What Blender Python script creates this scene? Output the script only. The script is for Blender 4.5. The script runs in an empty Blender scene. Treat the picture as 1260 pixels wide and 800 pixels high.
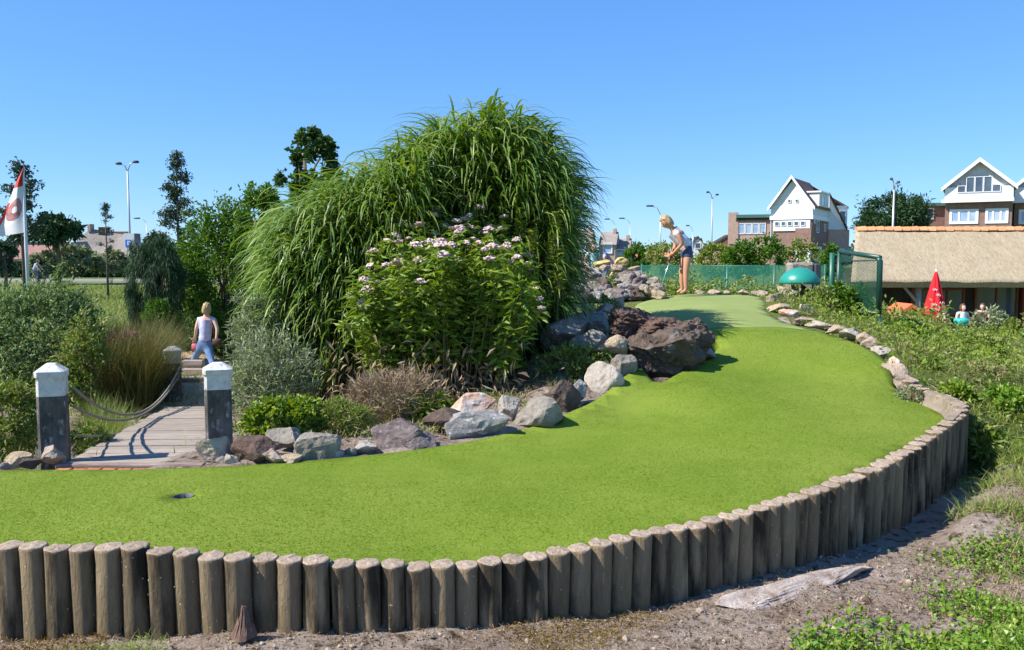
import bpy, bmesh, math, random
import numpy as np
from mathutils import Vector, Matrix, noise
from mathutils.geometry import delaunay_2d_cdt
random.seed(7); R = np.random.default_rng(7)
S = bpy.context.scene
COL = S.collection
# ---------------------------------------------------------------- camera
F = 1050.0; HOR = 320.0; CAMH = 1.75
PITCH = math.atan((400 - HOR) / F)
cam_d = bpy.data.cameras.new('camera'); cam = bpy.data.objects.new('camera', cam_d); COL.objects.link(cam)
cam.location = (0, 0, CAMH); cam.rotation_euler = (math.pi / 2 - PITCH, 0, 0)
cam_d.sensor_width = 36; cam_d.lens = 36 * F / 1260; cam_d.clip_start = 0.05; cam_d.clip_end = 3000
S.camera = cam
# ---------------------------------------------------------------- world, sun, exposure
SUN_EL = math.radians(45); SUN_AZ = math.atan2(-0.96, -0.28)      # clockwise from +Y
w = bpy.data.worlds.new('World'); S.world = w; w.use_nodes = True
nt = w.node_tree; nt.nodes.clear()
wo = nt.nodes.new('ShaderNodeOutputWorld'); wb = nt.nodes.new('ShaderNodeBackground'); sk = nt.nodes.new('ShaderNodeTexSky')
sk.sky_type = 'NISHITA'; sk.sun_disc = False; sk.sun_elevation = SUN_EL; sk.sun_rotation = SUN_AZ
sk.altitude = 0; sk.air_density = 1.0; sk.dust_density = 0.0; sk.ozone_density = 6.0
wb.inputs[1].default_value = 0.15
gm = nt.nodes.new('ShaderNodeGamma'); gm.inputs[1].default_value = 0.6; nt.links.new(sk.outputs[0], gm.inputs[0])
hs = nt.nodes.new('ShaderNodeHueSaturation'); hs.inputs['Saturation'].default_value = 1.3; nt.links.new(gm.outputs[0], hs.inputs['Color'])
tm = nt.nodes.new('ShaderNodeMix'); tm.data_type = 'RGBA'; tm.blend_type = 'MULTIPLY'; tm.inputs[0].default_value = 1; tm.inputs[7].default_value = (0.80, 1.13, 1.60, 1)
nt.links.new(hs.outputs[0], tm.inputs[6]); nt.links.new(tm.outputs[2], wb.inputs[0]); nt.links.new(wb.outputs[0], wo.inputs[0])
sd = bpy.data.lights.new('sun', 'SUN'); sd.energy = 5.0; sd.angle = math.radians(0.5); sd.color = (1, 0.95, 0.87)
so = bpy.data.objects.new('sun', sd); COL.objects.link(so)
sdir = Vector((math.sin(SUN_AZ) * math.cos(SUN_EL), math.cos(SUN_AZ) * math.cos(SUN_EL), math.sin(SUN_EL)))
so.rotation_euler = sdir.to_track_quat('Z', 'Y').to_euler(); so.location = (-10, 0, 20)
S.view_settings.view_transform = 'Standard'; S.view_settings.look = 'None'
S.view_settings.exposure = 0.70; S.view_settings.gamma = 1
S.cycles.max_bounces = 6; S.cycles.transparent_max_bounces = 16

# ---------------------------------------------------------------- helpers: place by measured direction and distance
cp, sp_ = math.cos(PITCH), math.sin(PITCH)
def U(px, py, Y):
    x = (px - 630) / F; y = -(py - 400) / F
    dy = cp + y * sp_; dz = -sp_ + y * cp
    t = Y / dy
    return Vector((x * t, Y, CAMH + dz * t))
def PZ(px, py, z):
    x = (px - 630) / F; y = -(py - 400) / F
    dy = cp + y * sp_; dz = -sp_ + y * cp
    t = (z - CAMH) / dz
    return Vector((x * t, dy * t, z))
def tag(o, label=None, cat=None, group=None, kind=None):
    if label: o['label'] = label
    if cat: o['category'] = cat
    if group: o['group'] = group
    if kind: o['kind'] = kind
    return o
def thing(name, loc, label, cat, group=None, rz=0):
    o = bpy.data.objects.new(name, None); COL.objects.link(o)
    o.empty_display_size = 0.1
    o.location = loc; o.rotation_euler = (0, 0, rz)
    return tag(o, label, cat, group)
def link(name, me, m=None, parent=None, loc=None):
    o = bpy.data.objects.new(name, me); COL.objects.link(o)
    if m is not None and len(me.materials) == 0: me.materials.append(m)
    if parent: o.parent = parent
    if loc is not None: o.location = loc
    return o
def npmesh(name, V, Fq, smooth=False):
    """V (n,3); Fq (m,k) all same k"""
    V = np.asarray(V, dtype=np.float32); Fq = np.asarray(Fq, dtype=np.int32)
    me = bpy.data.meshes.new(name)
    m, k = Fq.shape
    me.vertices.add(len(V)); me.vertices.foreach_set('co', V.ravel())
    me.loops.add(m * k); me.loops.foreach_set('vertex_index', Fq.ravel())
    me.polygons.add(m); me.polygons.foreach_set('loop_start', np.arange(0, m * k, k, dtype=np.int32))
    me.polygons.foreach_set('use_smooth', np.full(m, smooth))
    me.update(calc_edges=True)
    return me
def bmdone(bm, name, m=None, parent=None, smooth=False, loc=None, origin=None):
    if origin is not None: bmesh.ops.translate(bm, verts=bm.verts, vec=-Vector(origin))
    me = bpy.data.meshes.new(name); bm.to_mesh(me); bm.free()
    if smooth:
        for p in me.polygons: p.use_smooth = True
    return link(name, me, m, parent, loc if loc is not None else origin)
def box(bm, c, s, rz=0, M=None, bev=0):
    r = bmesh.ops.create_cube(bm, size=1)
    mt = Matrix.Translation(c) @ Matrix.Rotation(rz, 4, 'Z') @ Matrix.Diagonal((s[0], s[1], s[2], 1))
    if M is not None: mt = M @ mt
    bmesh.ops.transform(bm, matrix=mt, verts=r['verts'])
    if bev:
        ed = list({e for v in r['verts'] for e in v.link_edges})
        bmesh.ops.bevel(bm, geom=ed, offset=bev, segments=1, affect='EDGES')
def tube(bm, pts, rad, n=8, cap=True):
    pts = [Vector(p) for p in pts]
    if not hasattr(rad, '__len__'): rad = [rad] * len(pts)
    rings = []; ref = None
    for i, p in enumerate(pts):
        a = pts[max(i - 1, 0)]; b = pts[min(i + 1, len(pts) - 1)]
        t = (b - a)
        if t.length < 1e-9: t = Vector((0, 0, 1))
        t.normalize()
        if ref is None: ref = Vector((1, 0, 0)) if abs(t.x) < 0.9 else Vector((0, 1, 0))
        u = (ref - t * ref.dot(t)).normalized(); v = t.cross(u); ref = u
        rings.append([bm.verts.new(p + (u * math.cos(2 * math.pi * k / n) + v * math.sin(2 * math.pi * k / n)) * rad[i]) for k in range(n)])
    for i in range(len(rings) - 1):
        for k in range(n):
            bm.faces.new((rings[i][k], rings[i][(k + 1) % n], rings[i + 1][(k + 1) % n], rings[i + 1][k]))
    if cap:
        bm.faces.new(rings[0][::-1]); bm.faces.new(rings[-1])
    return rings
def lathe(bm, prof, c=(0, 0, 0), n=16):
    rings = []
    for r, z in prof:
        rings.append([bm.verts.new((c[0] + r * math.cos(2 * math.pi * k / n), c[1] + r * math.sin(2 * math.pi * k / n), c[2] + z)) for k in range(n)])
    for i in range(len(rings) - 1):
        for k in range(n):
            bm.faces.new((rings[i][k], rings[i][(k + 1) % n], rings[i + 1][(k + 1) % n], rings[i + 1][k]))
    bm.faces.new(rings[0][::-1]); bm.faces.new(rings[-1])

# ---------------------------------------------------------------- materials
MATS = {}
def mat(name, c, c2=None, scale=6, rough=0.85, bump=0.0, bscale=40, c3=None, metal=0, detail=6, stretch=None, spec=0.3, fac=(0.35, 0.65), rnd=0.0, transl=0, c3fac=(0.6, 0.7), c3scale=None, bdist=0.02, world=False):
    if name in MATS: return MATS[name]
    m = bpy.data.materials.new(name); MATS[name] = m; m.use_nodes = True
    t = m.node_tree; N = t.nodes; L = t.links
    p = N['Principled BSDF']; p.inputs['Roughness'].default_value = rough; p.inputs['Metallic'].default_value = metal
    p.inputs['Specular IOR Level'].default_value = spec
    p.inputs['Base Color'].default_value = (*c, 1)
    tc = N.new('ShaderNodeTexCoord'); co = tc.outputs['Object']
    if world:
        g = N.new('ShaderNodeNewGeometry'); co = g.outputs['Position']
    if stretch:
        mp = N.new('ShaderNodeMapping'); mp.inputs['Scale'].default_value = stretch; L.new(co, mp.inputs[0]); co = mp.outputs[0]
    out = None
    def ramp(src, a, b):
        r = N.new('ShaderNodeMapRange'); r.inputs[1].default_value = a; r.inputs[2].default_value = b; L.new(src, r.inputs[0]); return r.outputs[0]
    def mix(f, a, b):
        x = N.new('ShaderNodeMix'); x.data_type = 'RGBA'; L.new(f, x.inputs[0])
        for s, k in ((a, 6), (b, 7)):
            if isinstance(s, tuple): x.inputs[k].default_value = (*s, 1)
            else: L.new(s, x.inputs[k])
        return x.outputs[2]
    if c2:
        n = N.new('ShaderNodeTexNoise'); n.inputs['Scale'].default_value = scale; n.inputs['Detail'].default_value = detail; n.inputs['Roughness'].default_value = 0.65
        L.new(co, n.inputs['Vector'])
        out = mix(ramp(n.outputs[0], *fac), c, c2)
        if c3:
            n3 = N.new('ShaderNodeTexNoise'); n3.inputs['Scale'].default_value = c3scale or scale * 3.1; n3.inputs['Detail'].default_value = 5
            ad = N.new('ShaderNodeVectorMath'); ad.inputs[1].default_value = (7.3, 1.7, 4.1); L.new(co, ad.inputs[0]); L.new(ad.outputs[0], n3.inputs['Vector'])
            out = mix(ramp(n3.outputs[0], *c3fac), out, c3)
    if rnd:
        oi = N.new('ShaderNodeObjectInfo'); h = N.new('ShaderNodeHueSaturation')
        L.new(ramp(oi.outputs['Random'], 0, 1), h.inputs['Value'])
        mr = N.new('ShaderNodeMapRange'); mr.inputs[3].default_value = 1 - rnd; mr.inputs[4].default_value = 1 + rnd
        L.new(oi.outputs['Random'], mr.inputs[0]); L.new(mr.outputs[0], h.inputs['Value'])
        if out is not None: L.new(out, h.inputs['Color'])
        else: h.inputs['Color'].default_value = (*c, 1)
        out = h.outputs[0]
    if out is not None: L.new(out, p.inputs['Base Color'])
    if bump:
        nb = N.new('ShaderNodeTexNoise'); nb.inputs['Scale'].default_value = bscale; nb.inputs['Detail'].default_value = 8; nb.inputs['Roughness'].default_value = 0.7
        L.new(co, nb.inputs['Vector'])
        b = N.new('ShaderNodeBump'); b.inputs['Strength'].default_value = bump; b.inputs['Distance'].default_value = bdist
        L.new(nb.outputs[0], b.inputs['Height']); L.new(b.outputs[0], p.inputs['Normal'])
    return m
def leafmat(name, cols, rough=0.5, tr=0.3, spec=0.35):
    if name in MATS: return MATS[name]
    m = bpy.data.materials.new(name); MATS[name] = m; m.use_nodes = True
    t = m.node_tree; N = t.nodes; L = t.links
    p = N['Principled BSDF']; p.inputs['Roughness'].default_value = rough; p.inputs['Specular IOR Level'].default_value = spec
    g = N.new('ShaderNodeNewGeometry'); r = N.new('ShaderNodeValToRGB')
    e = r.color_ramp.elements
    for i, c in enumerate(cols):
        pos = i / (len(cols) - 1)
        if i < 2: el = e[i] if i == 0 else e[1]; el.position = pos if i == 0 else (1.0 if len(cols) == 2 else pos)
        else: el = e.new(pos)
        el.color = (*c, 1)
    L.new(g.outputs['Random Per Island'], r.inputs[0]); L.new(r.outputs[0], p.inputs['Base Color'])
    tl = N.new('ShaderNodeBsdfTranslucent'); h = N.new('ShaderNodeHueSaturation'); h.inputs['Value'].default_value = 1.5; h.inputs['Saturation'].default_value = 1.1; h.inputs['Hue'].default_value = 0.485
    L.new(r.outputs[0], h.inputs['Color']); L.new(h.outputs[0], tl.inputs[0])
    mx = N.new('ShaderNodeMixShader'); mx.inputs[0].default_value = tr
    L.new(p.outputs[0], mx.inputs[1]); L.new(tl.outputs[0], mx.inputs[2]); L.new(mx.outputs[0], N['Material Output'].inputs[0])
    return m

M_turf = mat('turf', (0.112, 0.178, 0.012), (0.180, 0.238, 0.030), scale=0.7, rough=0.95, bump=0.4, bscale=110, c3=(0.22, 0.30, 0.055), c3scale=60, c3fac=(0.54, 0.78), bdist=0.012, world=True, spec=0.15)
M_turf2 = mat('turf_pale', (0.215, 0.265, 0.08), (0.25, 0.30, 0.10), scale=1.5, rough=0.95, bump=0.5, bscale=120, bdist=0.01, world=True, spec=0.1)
M_seam = mat('turf_seam', (0.15, 0.22, 0.022), (0.20, 0.27, 0.045), scale=9, rough=0.95, world=True)
M_ground = mat('ground_soil', (0.27, 0.20, 0.155), (0.45, 0.375, 0.315), scale=3, rough=1, bump=1.0, bscale=26, c3=(0.09, 0.065, 0.04), c3scale=14, c3fac=(0.52, 0.68), bdist=0.05, world=True, spec=0.1)
M_field = mat('meadow', (0.13, 0.19, 0.035), (0.20, 0.23, 0.06), scale=0.5, rough=1, bump=1, bscale=7, c3=(0.24, 0.22, 0.09), c3scale=2.3, c3fac=(0.5, 0.7), bdist=0.2, world=True, spec=0.1)
M_log = mat('palisade_wood', (0.185, 0.135, 0.070), (0.33, 0.25, 0.15), scale=9, rough=0.95, bump=1.0, bscale=40, c3=(0.050, 0.040, 0.024), c3scale=11, c3fac=(0.46, 0.62), stretch=(1, 1, 0.25), rnd=0.32, bdist=0.03)
M_logtop = mat('palisade_top', (0.33, 0.24, 0.165), (0.47, 0.365, 0.275), scale=30, rough=0.95, bump=0.8, bscale=50, c3=(0.22, 0.18, 0.12), c3fac=(0.55, 0.7), rnd=0.15)
M_lichen = mat('lichen', (0.50, 0.42, 0.10), (0.55, 0.55, 0.45), scale=3, rough=1)
M_asphalt = mat('asphalt', (0.10, 0.10, 0.10), (0.14, 0.135, 0.13), scale=2, rough=0.9, world=True)
M_white = mat('white_paint', (0.72, 0.73, 0.72), (0.62, 0.64, 0.63), scale=3, rough=0.6)
M_postw = mat('post_white', (0.72, 0.70, 0.65), (0.54, 0.52, 0.47), scale=12, rough=0.85, bump=0.5, bscale=60, c3=(0.28, 0.27, 0.24), c3fac=(0.58, 0.70), c3scale=16)
M_postb = mat('post_black', (0.045, 0.042, 0.038), (0.17, 0.155, 0.135), scale=8, rough=0.8, bump=0.6, bscale=50, c3=(0.38, 0.37, 0.35), c3fac=(0.54, 0.72), c3scale=22, stretch=(1, 1, 0.5))
M_plank = mat('plank_grey', (0.29, 0.24, 0.19), (0.41, 0.345, 0.285), scale=5, rough=0.9, bump=0.5, bscale=30, stretch=(1, 6, 6), rnd=0.12)
M_orange = mat('orange_brick', (0.42, 0.13, 0.05), (0.50, 0.22, 0.10), scale=8, rough=0.95, bump=0.4, rnd=0.15)
M_rope = mat('rope', (0.33, 0.29, 0.24), (0.22, 0.2, 0.17), scale=60, rough=0.9, bump=0.5, bscale=150)
M_green = mat('green_metal', (0.012, 0.11, 0.075), (0.018, 0.13, 0.09), scale=5, rough=0.4, spec=0.5)
M_dkgreen = mat('dark_green_metal', (0.010, 0.055, 0.040), (0.016, 0.07, 0.05), scale=5, rough=0.4, spec=0.5)
M_net = mat('green_net', (0.015, 0.15, 0.10), (0.02, 0.18, 0.12), scale=8, rough=0.6)
M_pole = mat('lamp_pole', (0.50, 0.50, 0.50), rough=0.4, metal=0.3)
M_lampd = mat('lamp_head', (0.06, 0.06, 0.075), rough=0.4)
M_bark = mat('bark', (0.12, 0.09, 0.06), (0.2, 0.16, 0.12), scale=10, rough=1, bump=0.8, bscale=30)
M_stem = mat('stem', (0.14, 0.15, 0.05), (0.2, 0.16, 0.08), scale=6, rough=0.9)
M_skin = mat('skin', (0.56, 0.28, 0.17), (0.50, 0.24, 0.14), scale=4, rough=0.55)
M_skinl = mat('skin_pale', (0.68, 0.42, 0.31), rough=0.55)
M_hair = mat('blonde_hair', (0.50, 0.37, 0.19), (0.33, 0.22, 0.10), scale=30, rough=0.5, stretch=(4, 4, 1))
M_hairb = mat('brown_hair', (0.12, 0.06, 0.03), rough=0.5)
M_eye = mat('eye_dark', (0.02, 0.015, 0.012), rough=0.3)
M_lip = mat('lips', (0.45, 0.13, 0.11), rough=0.5)

# ---------------------------------------------------------------- terrain control
# retaining wall path: (px, py of the top, distance)
WALL = [(-140, 664, 4.02), (-60, 667, 4.0), (0, 669, 4.0), (60, 671, 3.98), (140, 672, 3.97), (210, 676, 3.97), (270, 682, 3.97),
        (320, 685, 3.98), (400, 689, 4.02), (480, 693, 4.08), (550, 693, 4.14), (620, 688, 4.22), (700, 674, 4.33), (770, 660, 4.45),
        (850, 645, 4.64), (930, 625, 4.88), (1000, 603, 5.2), (1050, 585, 5.55), (1100, 562, 6.02), (1140, 538, 6.5), (1170, 517, 6.9), (1182, 503, 7.2),
        (1176, 493, 7.5), (1156, 485, 7.85), (1133, 477, 8.15), (1116, 466, 8.4)]
WP = [U(*q) for q in WALL]
def resample(P, step):
    P = [Vector(p) for p in P]
    # catmull-rom
    fine = []
    for i in range(len(P) - 1):
        a = P[max(i - 1, 0)]; b = P[i]; c = P[i + 1]; d = P[min(i + 2, len(P) - 1)]
        for k in range(24):
            t = k / 24
            fine.append(0.5 * ((2 * b) + (c - a) * t + (2 * a - 5 * b + 4 * c - d) * t * t + (3 * b - 3 * c + d - a) * t ** 3))
    fine.append(P[-1])
    out = [fine[0]]; acc = 0
    for i in range(1, len(fine)):
        dl = (Vector(fine[i]).xy - Vector(fine[i - 1]).xy).length
        while dl > 0 and acc + dl >= step:
            t = (step - acc) / dl
            q = fine[i - 1].lerp(fine[i], t); out.append(q); fine[i - 1] = q
            dl = (fine[i].xy - q.xy).length; acc = 0
        acc += dl
    return out
LOGP = resample(WP, 0.122)
def normals2(P):
    out = []
    for i in range(len(P)):
        t = (P[min(i + 1, len(P) - 1)] - P[max(i - 1, 0)]).xy.normalized()
        out.append(Vector((-t.y, t.x)))
    return out
LOGN = normals2(LOGP)
# turf outline after the wall (px, py, distance)
EDGE = [(1108, 484, 8.15), (1097, 458, 8.6), (1078, 434, 9.3), (1042, 418, 9.9), (1003, 407, 10.5), (965, 396, 11.2), (943, 383, 12.3),
        (941, 371, 13.8), (925, 364, 15.6), (850, 362, 16.2), (806, 368, 15.6), (782, 377, 13.9), (800, 390, 12.2), (852, 404, 10.8),
        (884, 424, 9.9), (872, 438, 9.4), (845, 455, 8.85), (812, 473, 8.35), (797, 463, 8.5), (786, 452, 8.65), (768, 463, 8.3), (738, 488, 7.75), (700, 507, 7.25),
        (640, 529, 6.8), (560, 546, 6.4), (480, 557, 6.15), (400, 565, 6.02), (300, 573, 5.9), (245, 575, 5.85), (160, 578, 5.78), (75, 578, 5.75), (0, 579, 5.73), (-160, 580, 5.7)]
EP = [U(*q) for q in EDGE]
near = [Vector((p.x + n.x * 0.05, p.y + n.y * 0.05, p.z - 0.035 - (0.10 if p.y > 7.0 else 0.10 * max(0, (p.y - 6.2) / 0.8)))) for p, n in zip(LOGP, LOGN)]
POLY = near[:-1] + resample(EP, 0.13)
ctrl = [tuple(p) for p in near[::3]] + [tuple(p) for p in EP]
for px, py, z in [(300, 620, .365), (100, 620, .37), (600, 640, .30), (450, 600, .325), (800, 580, .335), (950, 520, .42), (1000, 460, .58), (880, 470, .56),
                  (950, 425, .78), (900, 407, .89), (870, 372, 1.09), (850, 385, 1.02), (900, 385, 1.02), (760, 502, .41), (690, 533, .345), (600, 564, .30), (480, 580, .30), (330, 602, .34), (812, 500, .44), (1050, 480, .50), (840, 470, .575)]:
    ctrl.append(tuple(PZ(px, py, z)))
CT = np.array(ctrl)
def tps(r2): return np.where(r2 > 1e-12, 0.5 * r2 * np.log(np.maximum(r2, 1e-12)), 0)
n_ = len(CT)
A = np.zeros((n_ + 3, n_ + 3)); d2 = ((CT[:, None, :2] - CT[None, :, :2]) ** 2).sum(-1)
A[:n_, :n_] = tps(d2) + np.eye(n_) * 0.02; A[:n_, n_] = 1; A[:n_, n_ + 1:] = CT[:, :2]; A[n_, :n_] = 1; A[n_ + 1:, :n_] = CT[:, :2].T
W_ = np.linalg.solve(A, np.concatenate([CT[:, 2], [0, 0, 0]]))
def Ht(X, Y):
    X = np.atleast_1d(X).astype(float); Y = np.atleast_1d(Y).astype(float)
    r = (X[:, None] - CT[None, :, 0]) ** 2 + (Y[:, None] - CT[None, :, 1]) ** 2
    return tps(r) @ W_[:n_] + W_[n_] + W_[n_ + 1] * X + W_[n_ + 2] * Y
# outside ground
GC = []
base_py = [(-140, 784), (0, 782), (90, 784), (180, 778), (270, 772), (330, 774), (450, 771), (550, 773), (650, 762), (800, 743), (900, 715), (1000, 688), (1100, 650), (1160, 604), (1182, 585)]
for i in range(0, len(LOGP), 3):
    p = LOGP[i]; n = LOGN[i]
    if p.y > 7.3: 
        GC.append((p.x - n.x * .15, p.y - n.y * .15, p.z - .12 if p.y > 7.6 else 0.15)); continue
    # project back for px
    yy = p.y; px = 630 + F * p.x / (yy * cp + (CAMH - p.z) * sp_)
    bpy_ = np.interp(px, [a for a, b in base_py], [b for a, b in base_py])
    q = U(px, float(bpy_), yy)
    GC.append((p.x - n.x * .10, p.y - n.y * .10, q.z))
    GC.append((p.x + n.x * .5, p.y + n.y * .5, q.z))
for px, py, Y in [(1230, 640, 5.6), (1260, 600, 6.3), (1225, 560, 7.2), (1200, 525, 7.9), (1260, 520, 8.2), (1170, 455, 9.2), (1260, 462, 10), (1130, 432, 10.5), (1200, 438, 11.5), (1260, 446, 12.5),
                  (1090, 408, 12.8), (1150, 420, 13.5), (1110, 408, 14.5), (1190, 424, 14.5), (1150, 414, 16), (1220, 428, 13), (1060, 400, 12.8), (1030, 388, 13.6), (1000, 380, 14.2), (1100, 403, 15.5), (1010, 375, 16), (960, 372, 15),
                  (1100, 455, 8.9), (1085, 430, 9.7), (1050, 412, 10.3), (1008, 402, 11.0), (968, 388, 11.8), (950, 372, 13),
                  (940, 366, 16.5), (850, 366, 17), (800, 366, 16.5), (760, 365, 16.5), (715, 370, 16.5), (740, 385, 13), (700, 410, 11.3), (740, 430, 9.6), (690, 450, 9.3), (720, 478, 8.2),
                  (660, 505, 7.6), (600, 520, 7.1), (520, 535, 6.7), (450, 545, 6.5), (380, 550, 6.4), (300, 558, 6.3), (258, 565, 6.05), (600, 480, 9), (500, 500, 8.5), (400, 520, 7.7), (300, 535, 7.2), (650, 470, 10.5)]:
    GC.append(tuple(U(px, py, Y)))
pit = U(812, 466, 8.6); GC += [(pit.x, pit.y + .1, pit.z - .45), (pit.x + .1, pit.y + .35, pit.z - .45), (pit.x - .15, pit.y + .3, pit.z - .4), (-6, 2, 0), (0, 1, -.02), (0, 2.8, -.03), (2.5, 3.2, -.03), (4, 2, 0), (3.4, 4, -.05), (6, 4, -.02), (8, 7, 0.05), (9, 10, .2), (10, 14, 0), (12, 17, -.9), (9, 18.5, -1.0), (14, 12, -.2),
       (8, 22, -1.45), (14, 22, -1.5), (20, 24, -1.5), (10, 32, -1.5), (20, 34, -1.5), (30, 40, -1.5), (30, 20, -1.5), (20, 60, -1), (6, 20, .3), (3, 22, .6), (0, 22, .5),
       (-4, 5.9, .25), (-6, 5.9, .28), (-3.3, 6.3, .2), (-2.9, 7.5, -.2), (-3.8, 7.5, -.15), (-3, 9, -.1), (-3.6, 9.3, 0.02), (-3.2, 6.7, -.1), (-5, 8, .1), (-7, 9, .1), (-6, 12, 0), (-5.6, 14, -.3), (-5.5, 17, -.45), (-9, 16, -.2), (-4, 11, .1), (-2, 11, .2), (0, 11, .4), (-3, 13, .1),
       (-10, 24, -.3), (-20, 30, -.3), (-6, 24, -.3), (-12, 45, -.1), (-30, 60, 0), (0, 45, 0), (-5, 80, 0), (30, 80, 1.0), (60, 110, 1.2), (60, 80, 1), (35, 120, 1.2), (0, 110, 0.3), (-60, 100, 0), (0, 300, 0), (-300, 300, 0), (300, 300, 1), (-200, 0, 0), (200, 0, -.5), (0, -200, 0)]
GCA = np.array(GC)
def Hg(X, Y):
    X = np.atleast_1d(X).astype(float); Y = np.atleast_1d(Y).astype(float)
    out = np.empty(len(X))
    for s in range(0, len(X), 20000):
        x = X[s:s + 20000]; y = Y[s:s + 20000]
        d = (x[:, None] - GCA[None, :, 0]) ** 2 + (y[:, None] - GCA[None, :, 1]) ** 2 + 1e-3
        ww = d ** -2.0
        out[s:s + 20000] = (ww * GCA[None, :, 2]).sum(1) / ww.sum(1)
    return out
PX = np.array([[p.x, p.y] for p in POLY])
def inside(X, Y):
    X = np.atleast_1d(X); Y = np.atleast_1d(Y); c = np.zeros(len(X), bool)
    j = len(PX) - 1
    for i in range(len(PX)):
        xi, yi = PX[i]; xj, yj = PX[j]
        if yi != yj:
            cond = ((yi > Y) != (yj > Y)) & (X < (xj - xi) * (Y - yi) / (yj - yi) + xi)
            c ^= cond
        j = i
    return c
def bumps(X, Y):
    return 0.018 * np.sin(X * 7.3 + 1.3 * np.sin(Y * 5)) * np.sin(Y * 6.1 + np.sin(X * 4.2)) + 0.012 * np.sin(X * 17 + Y * 3) * np.sin(Y * 15 - X * 5)
def Hfull(X, Y):
    X = np.atleast_1d(X).astype(float); Y = np.atleast_1d(Y).astype(float)
    g = Hg(X, Y) + bumps(X, Y) * (Y < 30)
    ins = inside(X, Y)
    t = Ht(X, Y)
    h = np.where(ins, np.minimum(g, t - 0.10), g)
    return h - .5 * np.exp(-(((X - pit.x) / .28) ** 2 + ((Y - pit.y - .22) / .28) ** 2))
def G(px, py):
    """where the sight line meets the ground"""
    Ys = np.concatenate([np.arange(2.5, 20, .05), np.arange(20, 140, .5)])
    P = np.array([U(px, py, y) for y in Ys]); h = Hg(P[:, 0], P[:, 1])
    k = np.argmax(P[:, 2] <= h)
    return Vector((P[k, 0], P[k, 1], h[k]))
def gz(x, y): return float(Hg(x, y)[0])

# ground sheet: non-uniform grid out to the horizon
xs = np.concatenate([-np.geomspace(7.2, 900, 45)[::-1], np.arange(-7, 7.01, .1), np.geomspace(7.2, 900, 45)])
ys = np.concatenate([-np.geomspace(1, 300, 12)[::-1], np.arange(0, 2, .25), np.arange(2, 20, .1), np.geomspace(20.1, 1500, 70)])
gx, gy = np.meshgrid(xs, ys); zz = Hfull(gx.ravel(), gy.ravel())
nx, ny = len(xs), len(ys)
idx = (np.arange(ny - 1)[:, None] * nx + np.arange(nx - 1)[None, :]).ravel()
FQ = np.stack([idx, idx + 1, idx + nx + 1, idx + nx], 1)
me = npmesh('ground', np.stack([gx.ravel(), gy.ravel(), zz], 1), FQ, True)
me.materials.append(M_ground); me.materials.append(M_field)
cx = gx.ravel()[idx]; cy = gy.ravel()[idx]
mi = ((cy > 11.5) | (cx < -6.5) | ((cx > 3.6) & (cy > 7)) | (cx > 7)).astype(np.int32)
me.polygons.foreach_set('material_index', mi)
tag(link('ground', me), 'bare soil in front and rough grass ground behind the putting green', kind='structure')

# turf
hole = PZ(226, 611, float(Ht(*PZ(226, 611, .36).xy)[0]))
def build_turf():
    circ = [(hole.x + .058 * math.cos(a * math.pi / 8), hole.y + .058 * math.sin(a * math.pi / 8)) for a in range(16)]
    a = U(862, 408, 10.65); b = U(1003, 404, 10.55)
    line = [tuple(a.lerp(b, k / 16).xy + Vector((0, 0.05 * math.sin(k * .7)))) for k in range(17)]
    pts = [tuple(p) for p in PX]
    nb = len(pts)
    edges = [(i, (i + 1) % nb) for i in range(nb)]
    pts += circ; edges += [(nb + i, nb + (i + 1) % 16) for i in range(16)]
    o = len(pts); pts += line; edges += [(o + i, o + i + 1) for i in range(16)]
    X, Y = np.meshgrid(np.arange(-6, 5.2, .15), np.arange(3.8, 16.4, .15)); X = X.ravel() + R.uniform(-.03, .03, X.size); Y = Y.ravel() + R.uniform(-.03, .03, Y.size)
    k = inside(X, Y); X, Y = X[k], Y[k]
    k = ((X - hole.x) ** 2 + (Y - hole.y) ** 2) > .08 ** 2; X, Y = X[k], Y[k]
    pts += list(zip(X, Y))
    vs, es, fs, *_ = delaunay_2d_cdt([Vector((float(x), float(y))) for x, y in pts], edges, [], 0, 1e-5)
    V = np.array([[v.x, v.y] for v in vs]); Z = Ht(V[:, 0], V[:, 1])
    FA = np.array([list(f) for f in fs if len(f) == 3]); C = V[FA].mean(1)
    ok = inside(C[:, 0], C[:, 1]) & (((C[:, 0] - hole.x) ** 2 + (C[:, 1] - hole.y) ** 2) > .0575 ** 2)
    FA = FA[ok]; C = C[ok]
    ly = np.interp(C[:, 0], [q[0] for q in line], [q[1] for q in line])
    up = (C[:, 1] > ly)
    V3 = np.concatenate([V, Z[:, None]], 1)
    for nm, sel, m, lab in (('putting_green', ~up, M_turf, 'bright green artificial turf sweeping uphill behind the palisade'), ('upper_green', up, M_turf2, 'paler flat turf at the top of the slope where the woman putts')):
        me = npmesh(nm, V3, FA[sel], True)
        me.materials.append(m)
        bm = bmesh.new(); bm.from_mesh(me)
        bmesh.ops.delete(bm, geom=[v for v in bm.verts if not v.link_faces], context='VERTS')
        be = [e for e in bm.edges if e.is_boundary]
        r = bmesh.ops.extrude_edge_only(bm, edges=be)
        nv = [v for v in r['geom'] if isinstance(v, bmesh.types.BMVert)]
        for v in nv: v.co.z -= .12
        for f in {f for v in nv for f in v.link_faces}: f.smooth = False
        bmesh.ops.recalc_face_normals(bm, faces=bm.faces)
        # make top faces face up
        bm.normal_update()
        if sum(f.normal.z for f in bm.faces) < 0: bmesh.ops.reverse_faces(bm, faces=bm.faces)
        bm.to_mesh(me); bm.free()
        tag(link(nm, me), lab, kind='structure')
build_turf()
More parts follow.
